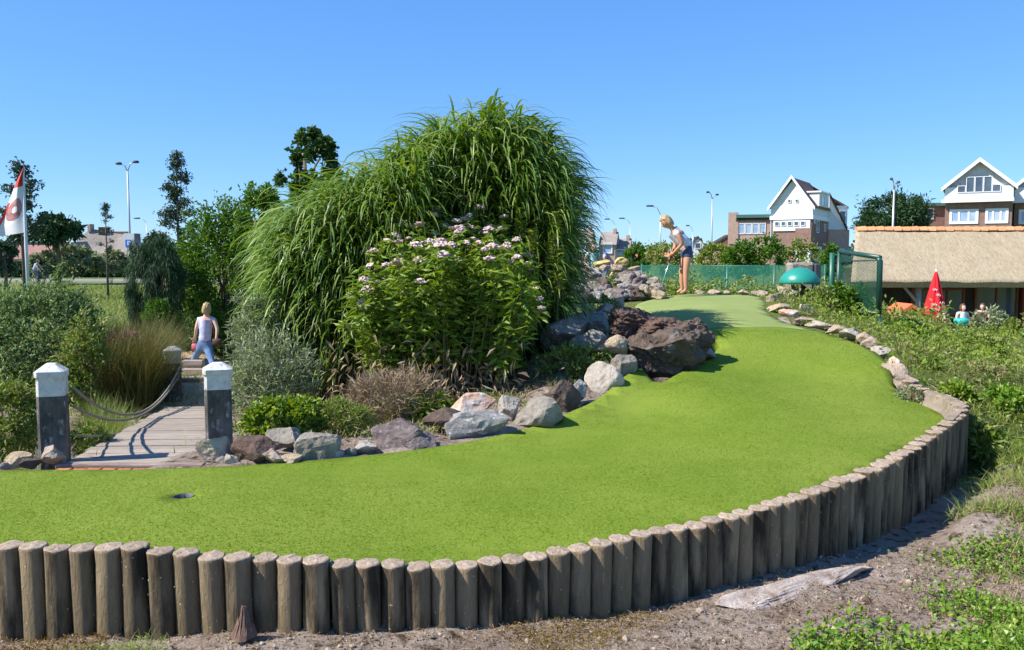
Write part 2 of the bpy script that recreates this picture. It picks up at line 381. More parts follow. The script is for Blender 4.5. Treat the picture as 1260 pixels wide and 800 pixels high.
# worn seam lines lying on the turf
def strip(pts, wd, name, m, dz=.005):
    P = resample([Vector(p) for p in pts], .08); N_ = normals2(P); V = []; 
    for p, n in zip(P, N_):
        ww = wd * random.uniform(.5, 1.2)
        for s in (-1, 1):
            x, y = p.x + n.x * ww * s, p.y + n.y * ww * s
            V.append((x, y, float(Ht(x, y)[0]) + dz))
    k = len(P); FQ = [(2 * i, 2 * i + 1, 2 * i + 3, 2 * i + 2) for i in range(k - 1)]
    return link(name, npmesh(name, V, FQ, True), m)
def onturf(px, py):
    z = .4
    for _ in range(12): p = PZ(px, py, z); z = .5 * z + .5 * float(Ht(p.x, p.y)[0])
    return PZ(px, py, z)
# cup
cup = thing('golf_cup', (hole.x, hole.y, hole.z), 'sunken dark golf hole cup in the turf at the left', 'golf hole')
bm = bmesh.new(); n = 20
r1 = [bm.verts.new((.0585 * math.cos(2 * math.pi * k / n), .0585 * math.sin(2 * math.pi * k / n), .004)) for k in range(n)]
r0 = [bm.verts.new((.054 * math.cos(2 * math.pi * k / n), .054 * math.sin(2 * math.pi * k / n), .002)) for k in range(n)]
r2 = [bm.verts.new((.054 * math.cos(2 * math.pi * k / n), .054 * math.sin(2 * math.pi * k / n), -.11)) for k in range(n)]
for a_, b_ in ((r1, r0), (r0, r2)):
    for k in range(n): bm.faces.new((a_[k], a_[(k + 1) % n], b_[(k + 1) % n], b_[k]))
bm.faces.new(r2[::-1])
bmdone(bm, 'liner', mat('cup_plastic', (0.10, 0.10, 0.10), rough=0.6), cup, True)
# short turf fibres (real fuzz on the near part)
def scatter_turf(n):
    X = R.uniform(-4.2, 4.2, n * 2); Y = 3.9 + (R.random(n * 2) ** 1.6) * 6.5
    k = inside(X, Y) & (((X - hole.x) ** 2 + (Y - hole.y) ** 2) > .065 ** 2) & (np.abs(X) < Y * .66)
    X, Y = X[k][:n], Y[k][:n]; Z = Ht(X, Y); m = len(X)
    a = R.uniform(0, 6.28, m); L = R.uniform(.002, .0048, m); wd = .0013 + .0003 * Y
    B = np.stack([X, Y, Z], 1); dx = np.stack([np.cos(a) * wd, np.sin(a) * wd, 0 * a], 1)
    T = B + np.stack([R.normal(0, .006, m), R.normal(0, .006, m), L], 1)
    V = np.stack([B - dx, B + dx, T], 1).reshape(-1, 3)
    me = npmesh('turf_fibre', V, np.arange(m * 3).reshape(-1, 3))
    tag(link('turf_fibre', me, leafmat('turf_blade', [(.112, .175, .012), (.13, .197, .014), (.152, .22, .018), (.235, .30, .05)], rough=.9, tr=.45, spec=.05)), 'short plastic fibres of the bright green turf', 'turf', kind='stuff')
scatter_turf(150000)

# ---------------------------------------------------------------- palisade
def log_mesh(k):
    rg = random.Random(k * 11 + 3); bm = bmesh.new(); n = 18
    prof = [(.0585, -.75), (.0595, -.5), (.059, -.3), (.0595, -.15), (.060, -.06), (.0610, -.022), (.0625, -.008), (.055, -.001), (.0, 0)]
    rings = []; ph = rg.uniform(0, 6.28)
    for j, (r, z) in enumerate(prof[:-1]):
        ring = []
        for i in range(n):
            a = 2 * math.pi * i / n
            rr = r * (1 + .07 * noise.noise(Vector((math.cos(a) * 1.5 + k * 5, math.sin(a) * 1.5, z * 3))) + .025 * math.sin(3 * a + ph) + .02 * noise.noise(Vector((math.cos(a) * 5, math.sin(a) * 5 + k, z * 2))))
            zz_ = z + (.010 * noise.noise(Vector((math.cos(a) * 2 + k, math.sin(a) * 2, 7))) if z > -.1 else 0)
            ring.append(bm.verts.new((rr * math.cos(a), rr * math.sin(a), zz_)))
        rings.append(ring)
    for j in range(len(rings) - 1):
        for i in range(n):
            f = bm.faces.new((rings[j][i], rings[j][(i + 1) % n], rings[j + 1][(i + 1) % n], rings[j + 1][i])); f.smooth = True
            f.material_index = 1 if j >= 6 else 0
    c = bm.verts.new((rg.uniform(-.01, .01), rg.uniform(-.01, .01), rg.uniform(-.004, .006)))
    for i in range(n):
        f = bm.faces.new((rings[-1][i], rings[-1][(i + 1) % n], c)); f.material_index = 1
    # lichen flecks: small proud scales
    me = bpy.data.meshes.new('log'); bm.to_mesh(me); bm.free(); me.materials.append(M_log); me.materials.append(M_logtop); return me
LM = [log_mesh(k) for k in range(9)]
pal = thing('palisade_wall', (LOGP[0].x, LOGP[0].y, 0), 'low curved retaining wall of upright weathered round posts edging the green', 'retaining wall')
for i, (p, n) in enumerate(zip(LOGP, LOGN)):
    o = link('log', LM[random.randrange(9)], None, pal)
    dz = random.uniform(-.007, .007); off = random.uniform(-.006, .006)
    if i % 7 == 3: dz += .008
    gap = 0
    px_here = 630 + F * p.x / p.y
    if 285 < px_here < 345: off -= .02
    o.location = Vector((p.x - n.x * off, p.y - n.y * off, p.z + dz)) - pal.location
    s = random.uniform(.98, 1.07)
    o.rotation_euler = (random.uniform(-.025, .025), random.uniform(-.025, .025), random.uniform(0, 6.28)); o.scale = (s, s, 1)
# sloping weathered inner face where the wall ends
ii = [i for i in range(len(LOGP)) if 6.85 < LOGP[i].y < 8.05]
V = []; Fq = []
for i in ii:
    p, n = LOGP[i], LOGN[i]
    for off, z in ((-.02, p.z + .006), (.055, p.z + .002), (.12, None)):
        x, y = p.x + n.x * off, p.y + n.y * off; V.append(Vector((x, y, (float(Ht(x, y)[0]) - .02) if z is None else z)) - pal.location)
for i in range(len(ii) - 1):
    for j in range(2): a_ = 3 * i + j; Fq.append((a_, a_ + 3, a_ + 4, a_ + 1))
link('inner_face', npmesh('inner_face', V, Fq), mat('inner_face', (.22, .175, .12), (.34, .27, .20), scale=9, rough=.95, bump=1, bscale=30, c3=(.2, .16, .11)), pal)
# lichen flecks on the logs: one part
def lichen():
    V = []; Fq = []
    for i, (p, n) in enumerate(zip(LOGP, LOGN)):
        if p.y > 6.5: break
        for _ in range(random.randrange(4, 14)):
            a = math.atan2(-n.y, -n.x) + random.uniform(-1.5, 1.5); z = p.z - random.uniform(.03, .36)
            r = .0618; c = Vector((p.x + r * math.cos(a), p.y + r * math.sin(a), z)); t = Vector((-math.sin(a), math.cos(a), 0)); s = random.uniform(.0015, .0045)
            b = len(V); k = 6
            for j in range(k):
                an = 6.283 * j / k; q = c + t * math.cos(an) * s * random.uniform(.6, 1.2) + Vector((0, 0, 1)) * math.sin(an) * s * random.uniform(.6, 1.3); V.append(q)
            Fq += [(b, b + 1, b + 2, b + 3), (b, b + 3, b + 4, b + 5)]
    o = link('lichen', npmesh('lichen', V, Fq), M_lichen, pal, -Vector(pal.location)); o['kind'] = 'stuff'
lichen()

# ---------------------------------------------------------------- rocks
ROCKM = {
 'lava': mat('rock_lava', (0.085, 0.060, 0.045), (0.17, 0.125, 0.095), scale=8, rough=.95, bump=1, bscale=16, c3=(0.30, .27, .25), c3fac=(.58, .75), c3scale=5, bdist=.04),
 'redlava': mat('rock_red', (0.115, 0.070, 0.050), (0.19, 0.125, 0.095), scale=9, rough=.95, bump=1, bscale=18, c3=(0.09, .06, .05), c3fac=(.55, .7), bdist=.04),
 'purple': mat('rock_purple', (0.13, 0.095, 0.09), (0.24, 0.19, 0.18), scale=10, rough=.95, bump=.9, bscale=20, c3=(0.40, .36, .34), c3fac=(.6, .8), bdist=.03),
 'grey': mat('rock_grey', (0.23, 0.20, 0.16), (0.40, 0.355, 0.29), scale=9, rough=.95, bump=.9, bscale=45, c3=(0.16, .15, .14), c3fac=(.57, .72), bdist=.03),
 'blue': mat('rock_bluegrey', (0.21, 0.20, 0.19), (0.38, 0.36, 0.335), scale=9, rough=.95, bump=.9, bscale=45, c3=(0.62, .60, .57), c3fac=(.55, .7), bdist=.03),
 'white': mat('rock_white', (0.38, 0.32, 0.25), (0.55, 0.49, 0.415), scale=9, rough=.95, bump=.8, bscale=45, c3=(0.35, .29, .22), c3fac=(.58, .72), bdist=.03),
 'tan': mat('rock_tan', (0.36, 0.27, 0.16), (0.48, 0.39, 0.27), scale=10, rough=.95, bump=.8, bscale=22, c3=(0.30, .22, .14), c3fac=(.58, .72), bdist=.03),
 'orange': mat('rock_orange', (0.52, 0.26, 0.14), (0.60, 0.46, 0.38), scale=4, rough=.95, bump=.8, bscale=22, c3=(0.6, .56, .5), c3fac=(.5, .62), bdist=.03),
 'yellow': mat('rock_yellow', (0.58, 0.40, 0.10), (0.62, 0.48, 0.20), scale=4, rough=.95, bump=.8, bscale=22),
 'pink': mat('rock_pink', (0.33, 0.24, 0.175), (0.47, 0.38, 0.30), scale=10, rough=.95, bump=.8, bscale=22, c3=(0.28, .19, .14), c3fac=(.56, .72), bdist=.03),
}
def rock_mesh(seed, sub=4, cuts=11, rough=.10, keep=(.42, .80)):
    rg = random.Random(seed); bm = bmesh.new(); bmesh.ops.create_icosphere(bm, subdivisions=sub, radius=1)
    pl = []
    for _ in range(cuts):
        v = Vector((rg.gauss(0, 1), rg.gauss(0, 1), rg.gauss(0, 1))).normalized(); pl.append((v, rg.uniform(*keep)))
    off = Vector((seed * 1.7 % 50, seed * .9 % 31, 3))
    for v in bm.verts:
        c = v.co.copy()
        for n_, d in pl:
            k = c.dot(n_)
            if k > d: c -= n_ * (k - d) * .985
        nn = c.normalized()
        c += nn * (rough * noise.fractal(c * 1.6 + off, 1, 2, 5) + rough * .5 * (0.5 - abs(noise.noise(c * 3.1 + off))) + rough * .25 * noise.noise(c * 9 + off))
        v.co = c
    me = bpy.data.meshes.new('rock'); bm.to_mesh(me); bm.free()
    for p in me.polygons: p.use_smooth = False
    return me
NR = [0]
def rock(px, py, wpx, hpx, Y, kind, label, depth=.8, rot=None, sub=4, group=None, tilt=None, name='rock', cuts=11, rough=.10, sink=0.0):
    NR[0] += 1; sd = NR[0] * 13 + 5
    me = rock_mesh(sd, sub, cuts, rough); me.materials.append(ROCKM[kind])
    sx = wpx * Y / F / 2 * 1.12; sz = hpx * Y / F / 2 * 1.15
    rg = random.Random(sd)
    # bake rotation into mesh then scale to the measured size
    me.transform(Matrix.Rotation(rg.uniform(0, 6.28), 4, 'Z'))
    P = np.empty(len(me.vertices) * 3); me.vertices.foreach_get('co', P); P = P.reshape(-1, 3)
    mn, mx = P.min(0), P.max(0); P = (P - (mn + mx) / 2) / ((mx - mn) / 2) * np.array([sx, sx * depth, sz])
    if tilt:
        c, s = math.cos(tilt), math.sin(tilt); P = np.stack([P[:, 0] * c - P[:, 2] * s, P[:, 1], P[:, 0] * s + P[:, 2] * c], 1)
    me.vertices.foreach_set('co', P.ravel().astype(np.float32)); me.update()
    o = link(name, me); c = U(px, py, Y); o.location = c - Vector((0, 0, sink))
    tag(o, label, 'rock', group)
    return o
FR = 'rocks along the turf edge'
for r in [
 (262, 552, 34, 28, 6.05, 'white', 'cream rounded rock touching the right white-topped post', .9),
 (286, 567, 16, 16, 5.97, 'white', 'small white stone just right of the white-topped post'),
 (274, 566, 14, 12, 6.0, 'grey', 'little grey pebble under the cream rock by the post'),
 (312, 557, 50, 36, 6.05, 'redlava', 'low reddish-brown rock right of the bridge post'),
 (336, 563, 30, 20, 6.0, 'pink', 'flat brown rock in front of the grey lichen boulder'),
 (350, 538, 42, 22, 6.3, 'grey', 'low grey stones behind the reddish rock near the weeds'),
 (391, 549, 56, 36, 6.15, 'grey', 'large slanted grey boulder with lichen, left part of the rock row', .8, None, 4, None, .25),
 (358, 565, 24, 10, 5.98, 'tan', 'thin sandy stone wedged at the turf edge'),
 (415, 560, 16, 12, 6.1, 'white', 'tiny white pebble left of the white rubble'),
 (449, 551, 30, 18, 6.25, 'white', 'small white rubble stone between grey and purple boulders'),
 (432, 556, 14, 9, 6.15, 'grey', 'flat grey pebble lying beside the white rubble'),
 (490, 536, 60, 42, 6.45, 'purple', 'large faceted purple-brown boulder in the middle of the rock row', .8, None, 4, None, -.12),
 (516, 546, 40, 24, 6.35, 'purple', 'smaller purple-brown rock leaning on the faceted boulder'),
 (551, 519, 56, 30, 6.85, 'lava', 'dark brown flat rock behind the blue-grey one', .8, None, 4, None, -.1),
 (581, 498, 54, 26, 7.2, 'orange', 'rock with orange top and white underside behind the row'),
 (589, 524, 72, 38, 6.78, 'blue', 'angular blue-grey rock with white edges at the turf', .7, None, 4, None, .12),
 (628, 503, 30, 36, 7.15, 'white', 'upright bright white rock next to the grey slab', .8, None, 4, None, .3),
 (657, 510, 64, 34, 7.05, 'grey', 'long pale grey slab-shaped rock leaning on the turf bank', .7, None, 4, None, .30),
 (692, 486, 42, 36, 7.6, 'lava', 'dark reddish round rock at the end of the lower row'),
 (712, 482, 18, 26, 7.7, 'blue', 'small bluish stone tucked beside the dark round rock'),
 (745, 470, 40, 46, 8.15, 'white', 'tall cream rock below the big lava boulder', .8, None, 4, None, .5),
 (768, 450, 30, 26, 8.5, 'grey', 'broken grey stones directly under the lava boulder'),
 (752, 428, 40, 26, 8.9, 'tan', 'sandy yellow block left of the lava boulder', .8, None, 4, None, .2),
 (724, 423, 42, 30, 9.2, 'grey', 'grey mottled rock left of the sandy block'),
 (696, 411, 62, 34, 9.7, 'grey', 'broad pale grey slab sloping up beside the reeds', .8, None, 4, None, .45),
 (727, 400, 42, 26, 10.3, 'grey', 'dark-sided grey rock behind the pale slab'),
 (724, 383, 18, 16, 11.2, 'yellow', 'small orange-yellow stone on top of the grey rocks'),
 (744, 381, 20, 14, 11.0, 'pink', 'small pinkish stone left of the red lava rock'),
 (757, 373, 22, 14, 11.8, 'tan', 'small pale stone behind the red lava rock'),
 (735, 392, 26, 16, 10.6, 'white', 'whitish stone under the small yellow one'),
 (22, 566, 28, 16, 5.95, 'tan', 'leftmost tan stone at the turf edge beside the left post'),
 (38, 570, 26, 14, 5.9, 'lava', 'dark brown stone between the tan stone and left post'),
 (62, 561, 28, 22, 5.9, 'pink', 'pinkish stone against the foot of the left post'),
 (8, 573, 16, 10, 5.9, 'grey', 'small grey stone at the far left turf edge'),
 ]:
    rock(*r)
# big lava boulder group
rock(781, 399, 60, 38, 9.9, 'redlava', 'upper reddish lava rock lying on the big dark boulder', .8, cuts=6, rough=.26, sub=5)
rock(812, 407, 60, 30, 9.75, 'redlava', 'low middle red-brown lava rock on top of the boulder heap', .8, cuts=5, rough=.26, sub=5)
rock(815, 436, 98, 58, 8.95, 'lava', 'biggest dark grey-brown lava boulder overhanging the turf notch', .62, None, 5, cuts=7, rough=.24)
rock(846, 418, 58, 48, 9.2, 'lava', 'right-hand dark lava lump of the boulder heap', .8, None, 5, cuts=6, rough=.24)
rock(862, 432, 34, 18, 9.35, 'blue', 'bluish flat stone in shade under the right of the boulder heap')
rock(790, 435, 42, 52, 8.95, 'lava', 'left-hand grey lava lump of the boulder heap', .8, None, 5, cuts=7, rough=.22)

# far rock pile by the putting woman
FP = 'stones of the far rock heap beside the putting woman'
rg = random.Random(4)
k = 0
for i in range(64):
    px = rg.uniform(712, 814)
    top = np.interp(px, [705, 722, 742, 760, 780, 800, 822], [350, 334, 323, 321, 327, 340, 352])
    py = rg.uniform(top + 4, 366)
    Y = 17.2 - (py - 320) / 46 * 1.9 + rg.uniform(-.1, .1)
    s = rg.uniform(8, 17); kd = rg.choice(['tan', 'pink', 'grey', 'pink', 'grey', 'purple', 'tan'] if py < 337 or px > 792 else ['grey', 'lava', 'purple', 'blue'])  # lower left stones get darker rock colours that stand in for shade
    rock(px, py, s * rg.uniform(1, 1.4), s * .85, Y, kd, {'tan': 'tan', 'pink': 'pinkish-brown', 'grey': 'grey', 'white': 'pale', 'purple': 'purple-brown', 'lava': 'shade-darkened brown', 'blue': 'shade-darkened grey'}[kd] + ' stone ' + ('on the crest' if py < top + 14 else 'at the foot' if py > 352 else 'halfway up') + (' on the left' if px < 745 else ' on the right' if px > 785 else ' in the middle') + ' of the heap beside the putting woman', .9, sub=3, group=FP, cuts=9, rough=.2)
rock(730, 358, 42, 30, 15.9, 'lava', 'large rock coloured dark for shade filling the core of the far heap', .8, cuts=9, rough=.2)  # this rock and the next: shade put into the rock colour
rock(768, 361, 34, 17, 15.8, 'lava', 'rock coloured dark for shade at the right foot of the far heap', .8, cuts=9, rough=.2)
rock(765, 322, 16, 10, 17.3, 'yellow', 'yellow stone on the crest of the far rock heap', .8, sub=3)
rock(741, 325, 20, 10, 17.2, 'yellow', 'yellowish flat stone beside the crouching person in green', .8, sub=3)
# edging stones on the right of the green
ES = 'edging stones along the right side of the green'
for i, (px, py, wv, hv, Y, kd, lb) in enumerate([
 (953, 370, 22, 16, 13.2, 'pink', 'topmost pinkish edging stone by the mushroom lamp'),
 (968, 363, 22, 20, 13.6, 'pink', 'upright pink-brown edging stone at the lamp foot'),
 (958, 381, 30, 14, 12.4, 'tan', 'long tan edging stone at the upper green corner'),
 (973, 388, 26, 13, 11.7, 'orange', 'orange-brown edging stone below the mushroom lamp'),
 (992, 384, 20, 18, 11.9, 'white', 'tilted white edging stone left of the green frame'),
 (990, 396, 26, 11, 11.2, 'pink', 'flat pink edging stone after the tilted white one'),
 (1010, 400, 30, 10, 10.8, 'white', 'wide pale edging slab halfway along the right edge'),
 (1030, 406, 24, 12, 10.4, 'pink', 'brown-pink edging stone after the wide pale slab'),
 (1046, 411, 26, 13, 10.0, 'white', 'whitish edging stone below the green frame leg'),
 (1063, 416, 18, 14, 9.75, 'tan', 'small tan edging stone, third from the white chunk'),
 (1070, 423, 20, 16, 9.6, 'pink', 'pinkish round edging stone just above the white chunk'),
 (1083, 433, 22, 13, 9.4, 'white', 'bright white edging chunk beside the weeds'),
 (1100, 447, 20, 15, 8.95, 'orange', 'reddish edging brick stone where the wall begins'),
 (1100, 459, 26, 22, 8.7, 'pink', 'brown block at the end of the palisade wall'),
 (1112, 470, 28, 18, 8.45, 'pink', 'flat stone leaning on the last palisade post'),
 ]):
    rock(px, py, wv, hv, Y, kd, lb, .9, sub=3, group=ES)
for px, py, wv, lb in [(862, 361, 12, 'first small stone right of the putting woman at the back edge of the green'), (880, 360, 16, 'wider low stone second from the woman at the back edge of the green'), (915, 360, 12, 'small stone right of the middle of the back edge of the green'), (934, 361, 18, 'widest low stone at the right end of the back edge of the green'), (895, 361, 10, 'tiniest stone in the middle of the back edge of the green')]:
    rock(px, py, wv, 7, 16.4, 'pink', lb, .9, sub=3, group='stones at the back edge of the upper green')
# flat slab in the foreground soil, right
sa = U(888, 744, 4.38); sb2 = U(1064, 694, 5.02); sl = rock_mesh(901, 5, 9, .17); sl.materials.append(mat('slab_stone', (.42, .33, .27), (.60, .52, .46), scale=9, rough=.95, bump=1, bscale=45, c3=(.30, .21, .15), c3fac=(.52, .68), c3scale=7, bdist=.02)); dv = sb2 - sa
so_ = link('stone_slab', sl, loc=(sa + sb2) / 2 + Vector((0, 0, -.022))); 
for v_ in sl.vertices:
    v_.co = Vector((math.copysign(abs(v_.co.x) ** .55, v_.co.x), math.copysign(abs(v_.co.y) ** .7, v_.co.y), v_.co.z)) + Vector((0, .25 * math.sin(v_.co.x * 3), .15 * noise.noise(v_.co * 2.5)))
sl.transform(Matrix.Rotation(math.atan2(dv.y, dv.x), 4, 'Z') @ Matrix.Diagonal((dv.length * .52, .12, .06, 1)))
tag(so_, 'long flat whitish stone slab lying in the soil below the wall', 'rock')
c = U(301, 764, 3.84); bm = bmesh.new()
bmesh.ops.create_cone(bm, segments=14, radius1=.06, radius2=.012, depth=.14, cap_ends=True)
bmesh.ops.subdivide_edges(bm, edges=bm.edges, cuts=3)
for v in bm.verts: v.co += v.co.normalized() * .02 * noise.noise(v.co * 25)
tag(bmdone(bm, 'bark_chunk', mat('chunk', (.15, .09, .07), (.22, .14, .10), scale=30, rough=1, bump=.8), loc=c), 'small brown pointed bark chunk standing against the wall foot', 'bark chunk')

# ---------------------------------------------------------------- foliage generators (numpy)
def nrm(a): return a / np.maximum(np.linalg.norm(a, axis=1, keepdims=True), 1e-9)
def leaves(P, D, L, W, fold=.25):
    """diamond leaves, each bent: 5 verts, 4 tris"""
    n = len(P); D = nrm(D); rnd = nrm(R.normal(size=(n, 3))); Sd = nrm(np.cross(D, rnd)); Nn = np.cross(Sd, D)
    L = (np.ones(n) * L)[:, None]; W = (np.ones(n) * W)[:, None]
    a = P; m = P + D * L * .45 + Nn * L * .06; b1 = m + Sd * W * .5 + Nn * W * fold; b2 = m - Sd * W * .5 + Nn * W * fold; t = P + D * L - np.array([0, 0, 1.]) * L * .18
    V = np.stack([a, b1, t, b2, m], 1).reshape(-1, 3); o = np.arange(n)[:, None] * 5
    Fc = np.concatenate([o + np.array([[0, 1, 4]]), o + np.array([[4, 1, 2]]), o + np.array([[0, 4, 3]]), o + np.array([[4, 2, 3]])], 0)
    return V, Fc
def blades(P, A, L, W, up, droop, seg=5):
    """grass blades: P base, A azimuth, L length, W width, up = start elevation (rad), droop = total bend (rad)"""
    n = len(P); rows = []; c = P.copy(); sd = np.stack([-np.sin(A), np.cos(A), 0 * A], 1)
    tw = R.uniform(-.6, .6, n)
    for s in range(seg + 1):
        t = s / seg; wd = W * (1 - t ** 1.6) * (.6 + .8 * min(t * 3, 1) * .5)
        el = up - droop * t
        nn = np.stack([-np.sin(el) * np.cos(A), -np.sin(el) * np.sin(A), np.cos(el)], 1)
        sv = sd * np.cos(tw)[:, None] + nn * np.sin(tw)[:, None]
        rows.append(c - sv * wd[:, None] / 2); rows.append(c + sv * wd[:, None] / 2)
        d = np.stack([np.cos(el) * np.cos(A), np.cos(el) * np.sin(A), np.sin(el)], 1)
        c = c + d * (L / seg)[:, None]
    V = np.stack(rows, 1).reshape(-1, 3); k = 2 * (seg + 1); o = np.arange(n)[:, None] * k
    Fq = np.concatenate([o + np.array([[2 * s, 2 * s + 1, 2 * s + 3, 2 * s + 2]]) for s in range(seg)], 0)
    return V, Fq
def clumpy(n, c, r, nc=60, cs=.22, shell=.5, flat=0, seed=0):
    """points in clumps spread through an ellipsoid; returns points and outward directions"""
    q = nrm(R.normal(size=(nc, 3))); rad = R.uniform(shell, 1, nc)[:, None] ** .6; C = q * rad
    C[:, 2] = np.where(C[:, 2] < -.2, C[:, 2] * .9, C[:, 2])
    sz = R.uniform(.6, 1.3, nc) * cs
    k = R.integers(0, nc, n); d = R.normal(size=(n, 3)) * sz[k][:, None] * .5
    p = C[k] + d; out = nrm(p + .0001)
    return np.array(c) + p * np.array(r), out
def shrub(name, label, cat, c, r, n, L, W, m, group=None, nc=70, cs=.24, shell=.5, upb=.3, stems=14, base=None, rnd=.8, stemmat=None, trunk=None, minz=None):
    c = Vector(c); b = Vector(base) if base is not None else Vector((c.x, c.y, c.z - r[2]))
    t = thing(name, b, label, cat, group)
    P, O = clumpy(n, c, r, nc, cs, shell)
    if minz is not None: kk = P[:, 2] > minz; P, O = P[kk], O[kk]
    D = O * .6 + R.normal(size=P.shape) * rnd + np.array([0, 0, upb])
    V, Fc = leaves(P, D, R.uniform(.6, 1.2, len(P)) * L, R.uniform(.7, 1.2, len(P)) * W)
    link('foliage', npmesh('foliage', V - np.array(b), Fc), m, t)
    bm = bmesh.new()
    if trunk:
        tube(bm, [b - Vector((0, 0, .1)), b.lerp(c, .5) + Vector((trunk * .6, 0, 0)), c + Vector((0, 0, r[2] * .3))], [trunk, trunk * .75, trunk * .3], 8)
    for _ in range(stems):
        e = P[R.integers(0, len(P))]; e = Vector(e); s = b + Vector((random.uniform(-.12, .12) * r[0], random.uniform(-.12, .12) * r[1], 0))
        if trunk: s = b.lerp(c, random.uniform(.3, .9))
        mid = s.lerp(e, .5) + Vector((0, 0, .12 * r[2])); rr = (trunk or .02) * .3
        tube(bm, [s, mid, e], [rr, rr * .7, rr * .25], 5)
    bmesh.ops.translate(bm, verts=bm.verts, vec=-b)
    bmdone(bm, 'trunk' if trunk else 'stems', stemmat or (M_bark if trunk else M_stem), t, True)
    return t

L_reed = leafmat('leaf_reed', [(.065, .135, .012), (.115, .205, .022), (.165, .265, .035), (.30, .38, .11)], rough=.42, tr=.28, spec=.4)
L_bush = leafmat('leaf_bush', [(.08, .15, .012), (.14, .225, .018), (.19, .29, .028), (.27, .35, .05)], rough=.45, tr=.32)
L_grey = leafmat('leaf_greygreen', [(.13, .18, .06), (.20, .25, .10), (.28, .32, .16), (.38, .40, .25)], rough=.6, tr=.2)
L_left = leafmat('leaf_left', [(.08, .14, .03), (.13, .205, .055), (.19, .265, .09), (.28, .35, .16)], rough=.55, tr=.25)
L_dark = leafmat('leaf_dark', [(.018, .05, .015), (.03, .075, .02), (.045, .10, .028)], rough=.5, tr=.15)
L_tree = leafmat('leaf_tree', [(.055, .13, .012), (.085, .18, .018), (.12, .23, .025)], rough=.45, tr=.3)
L_knob = leafmat('leaf_knob', [(.03, .075, .015), (.05, .11, .02), (.08, .15, .03)], rough=.5, tr=.2)
L_yel = leafmat('leaf_yellowgreen', [(.14, .21, .02), (.20, .27, .03), (.25, .28, .05)], rough=.5, tr=.3)
L_weed = leafmat('leaf_weed', [(.085, .15, .015), (.14, .22, .025), (.20, .28, .04), (.27, .31, .08), (.29, .24, .11)], rough=.55, tr=.25)
L_dry = leafmat('leaf_dry', [(.28, .20, .11), (.38, .29, .17), (.22, .14, .08), (.44, .36, .24)], rough=.8, tr=.1)
L_rust = leafmat('leaf_rust', [(.06, .085, .015), (.10, .12, .02), (.17, .095, .035), (.08, .12, .02), (.15, .14, .04)], rough=.7, tr=.2)
L_ivy = leafmat('leaf_ivy', [(.075, .17, .015), (.12, .24, .02), (.19, .31, .03), (.27, .30, .06)], rough=.4, tr=.25)

# ---------------------------------------------------------------- giant reed clumps
def reeds(label, x0, x1, n, azb, y0, y1, ridge, name='giant_reed_clump'):
    cxm = ((x0 + x1) / 2 - 630) / F * 10.2; b = Vector((cxm, (y0 + y1) / 2, gz(cxm, (y0 + y1) / 2)))
    t = thing(name, b, label, 'ornamental grass')
    nst = n // 22
    Y = R.uniform(y0, y1, nst); px = R.uniform(x0 + 50, x1 - 22, nst); X = (px - 630) / F * Y
    rx, ry = [q[0] for q in ridge], [q[1] for q in ridge]
    top = np.maximum(np.interp(px - 34, rx, ry), np.interp(px + 14, rx, ry)) + np.where(px < 500, 22, 12)
    zt = CAMH + (HOR - top) / F * 10.2 - (np.abs(Y - (y0 + y1) / 2) / (y1 - y0)) ** 2 * 1.2 + R.normal(0, .10, nst)
    zb = Hg(X, Y)
    # stems
    bm = bmesh.new(); tips = []
    lean = (X - cxm) * .04
    for i in range(nst):
        if i % 3 == 0: tube(bm, [(X[i] - lean[i], Y[i], zb[i]), (X[i], Y[i], (zb[i] + zt[i]) / 2), (X[i] + lean[i], Y[i], zt[i] - .1)], [.011, .009, .004], 5, False)
    bmesh.ops.translate(bm, verts=bm.verts, vec=-b); bmdone(bm, 'stems', mat('reed_stem', (.16, .17, .05), (.24, .2, .1), scale=3, rough=.7), t, True)
    k = R.integers(0, nst, n); f = R.random(n) ** .75
    z = zb[k] + (zt[k] - zb[k]) * (.10 + .90 * f)
    P = np.stack([X[k] + lean[k] * (2 * f - 1), Y[k], z], 1)
    outx = (X[k] - cxm) / ((x1 - x0) / F * 5); outy = (Y[k] - b.y) / (y1 - y0) * 2
    A_ = np.arctan2(outy * 1.2 + R.normal(0, .8, n) - .35, outx * 1.3 + azb + R.normal(0, .75, n))
    Ln = R.uniform(.38, .80, n); V, Fq = blades(P, A_, Ln, R.uniform(.024, .044, n), R.uniform(.35, 1.0, n), R.uniform(1.4, 2.5, n), 6)
    link('leaves', npmesh('leaves', V - np.array(b), Fq, True), L_reed, t)
    k = R.integers(0, nst, 700); P = np.stack([X[k], Y[k], zb[k] + (zt[k] - zb[k]) * R.uniform(.05, .6, 700)], 1)
    V, Fq = blades(P, R.uniform(0, 6.28, 700), R.uniform(.4, .8, 700), np.full(700, .02), R.uniform(.0, .8, 700), R.uniform(1.2, 2.2, 700), 5)
    link('dead_leaves', npmesh('dead_leaves', V - np.array(b), Fq, True), L_dry, t)
    return t
RIDGE = [(295, 345), (305, 290), (320, 262), (350, 232), (400, 207), (450, 182), (490, 165), (520, 142), (560, 130), (600, 124), (640, 130), (680, 165), (700, 205), (714, 262), (722, 320)]
reeds('lower left clump of tall arching green reeds behind the grey shrub', 296, 545, 10500, -.3, 9.4, 11.2, RIDGE)
reeds('tallest domed clump of dark green reeds behind the pink-flowered bush', 440, 712, 14000, .05, 9.9, 11.8, RIDGE)

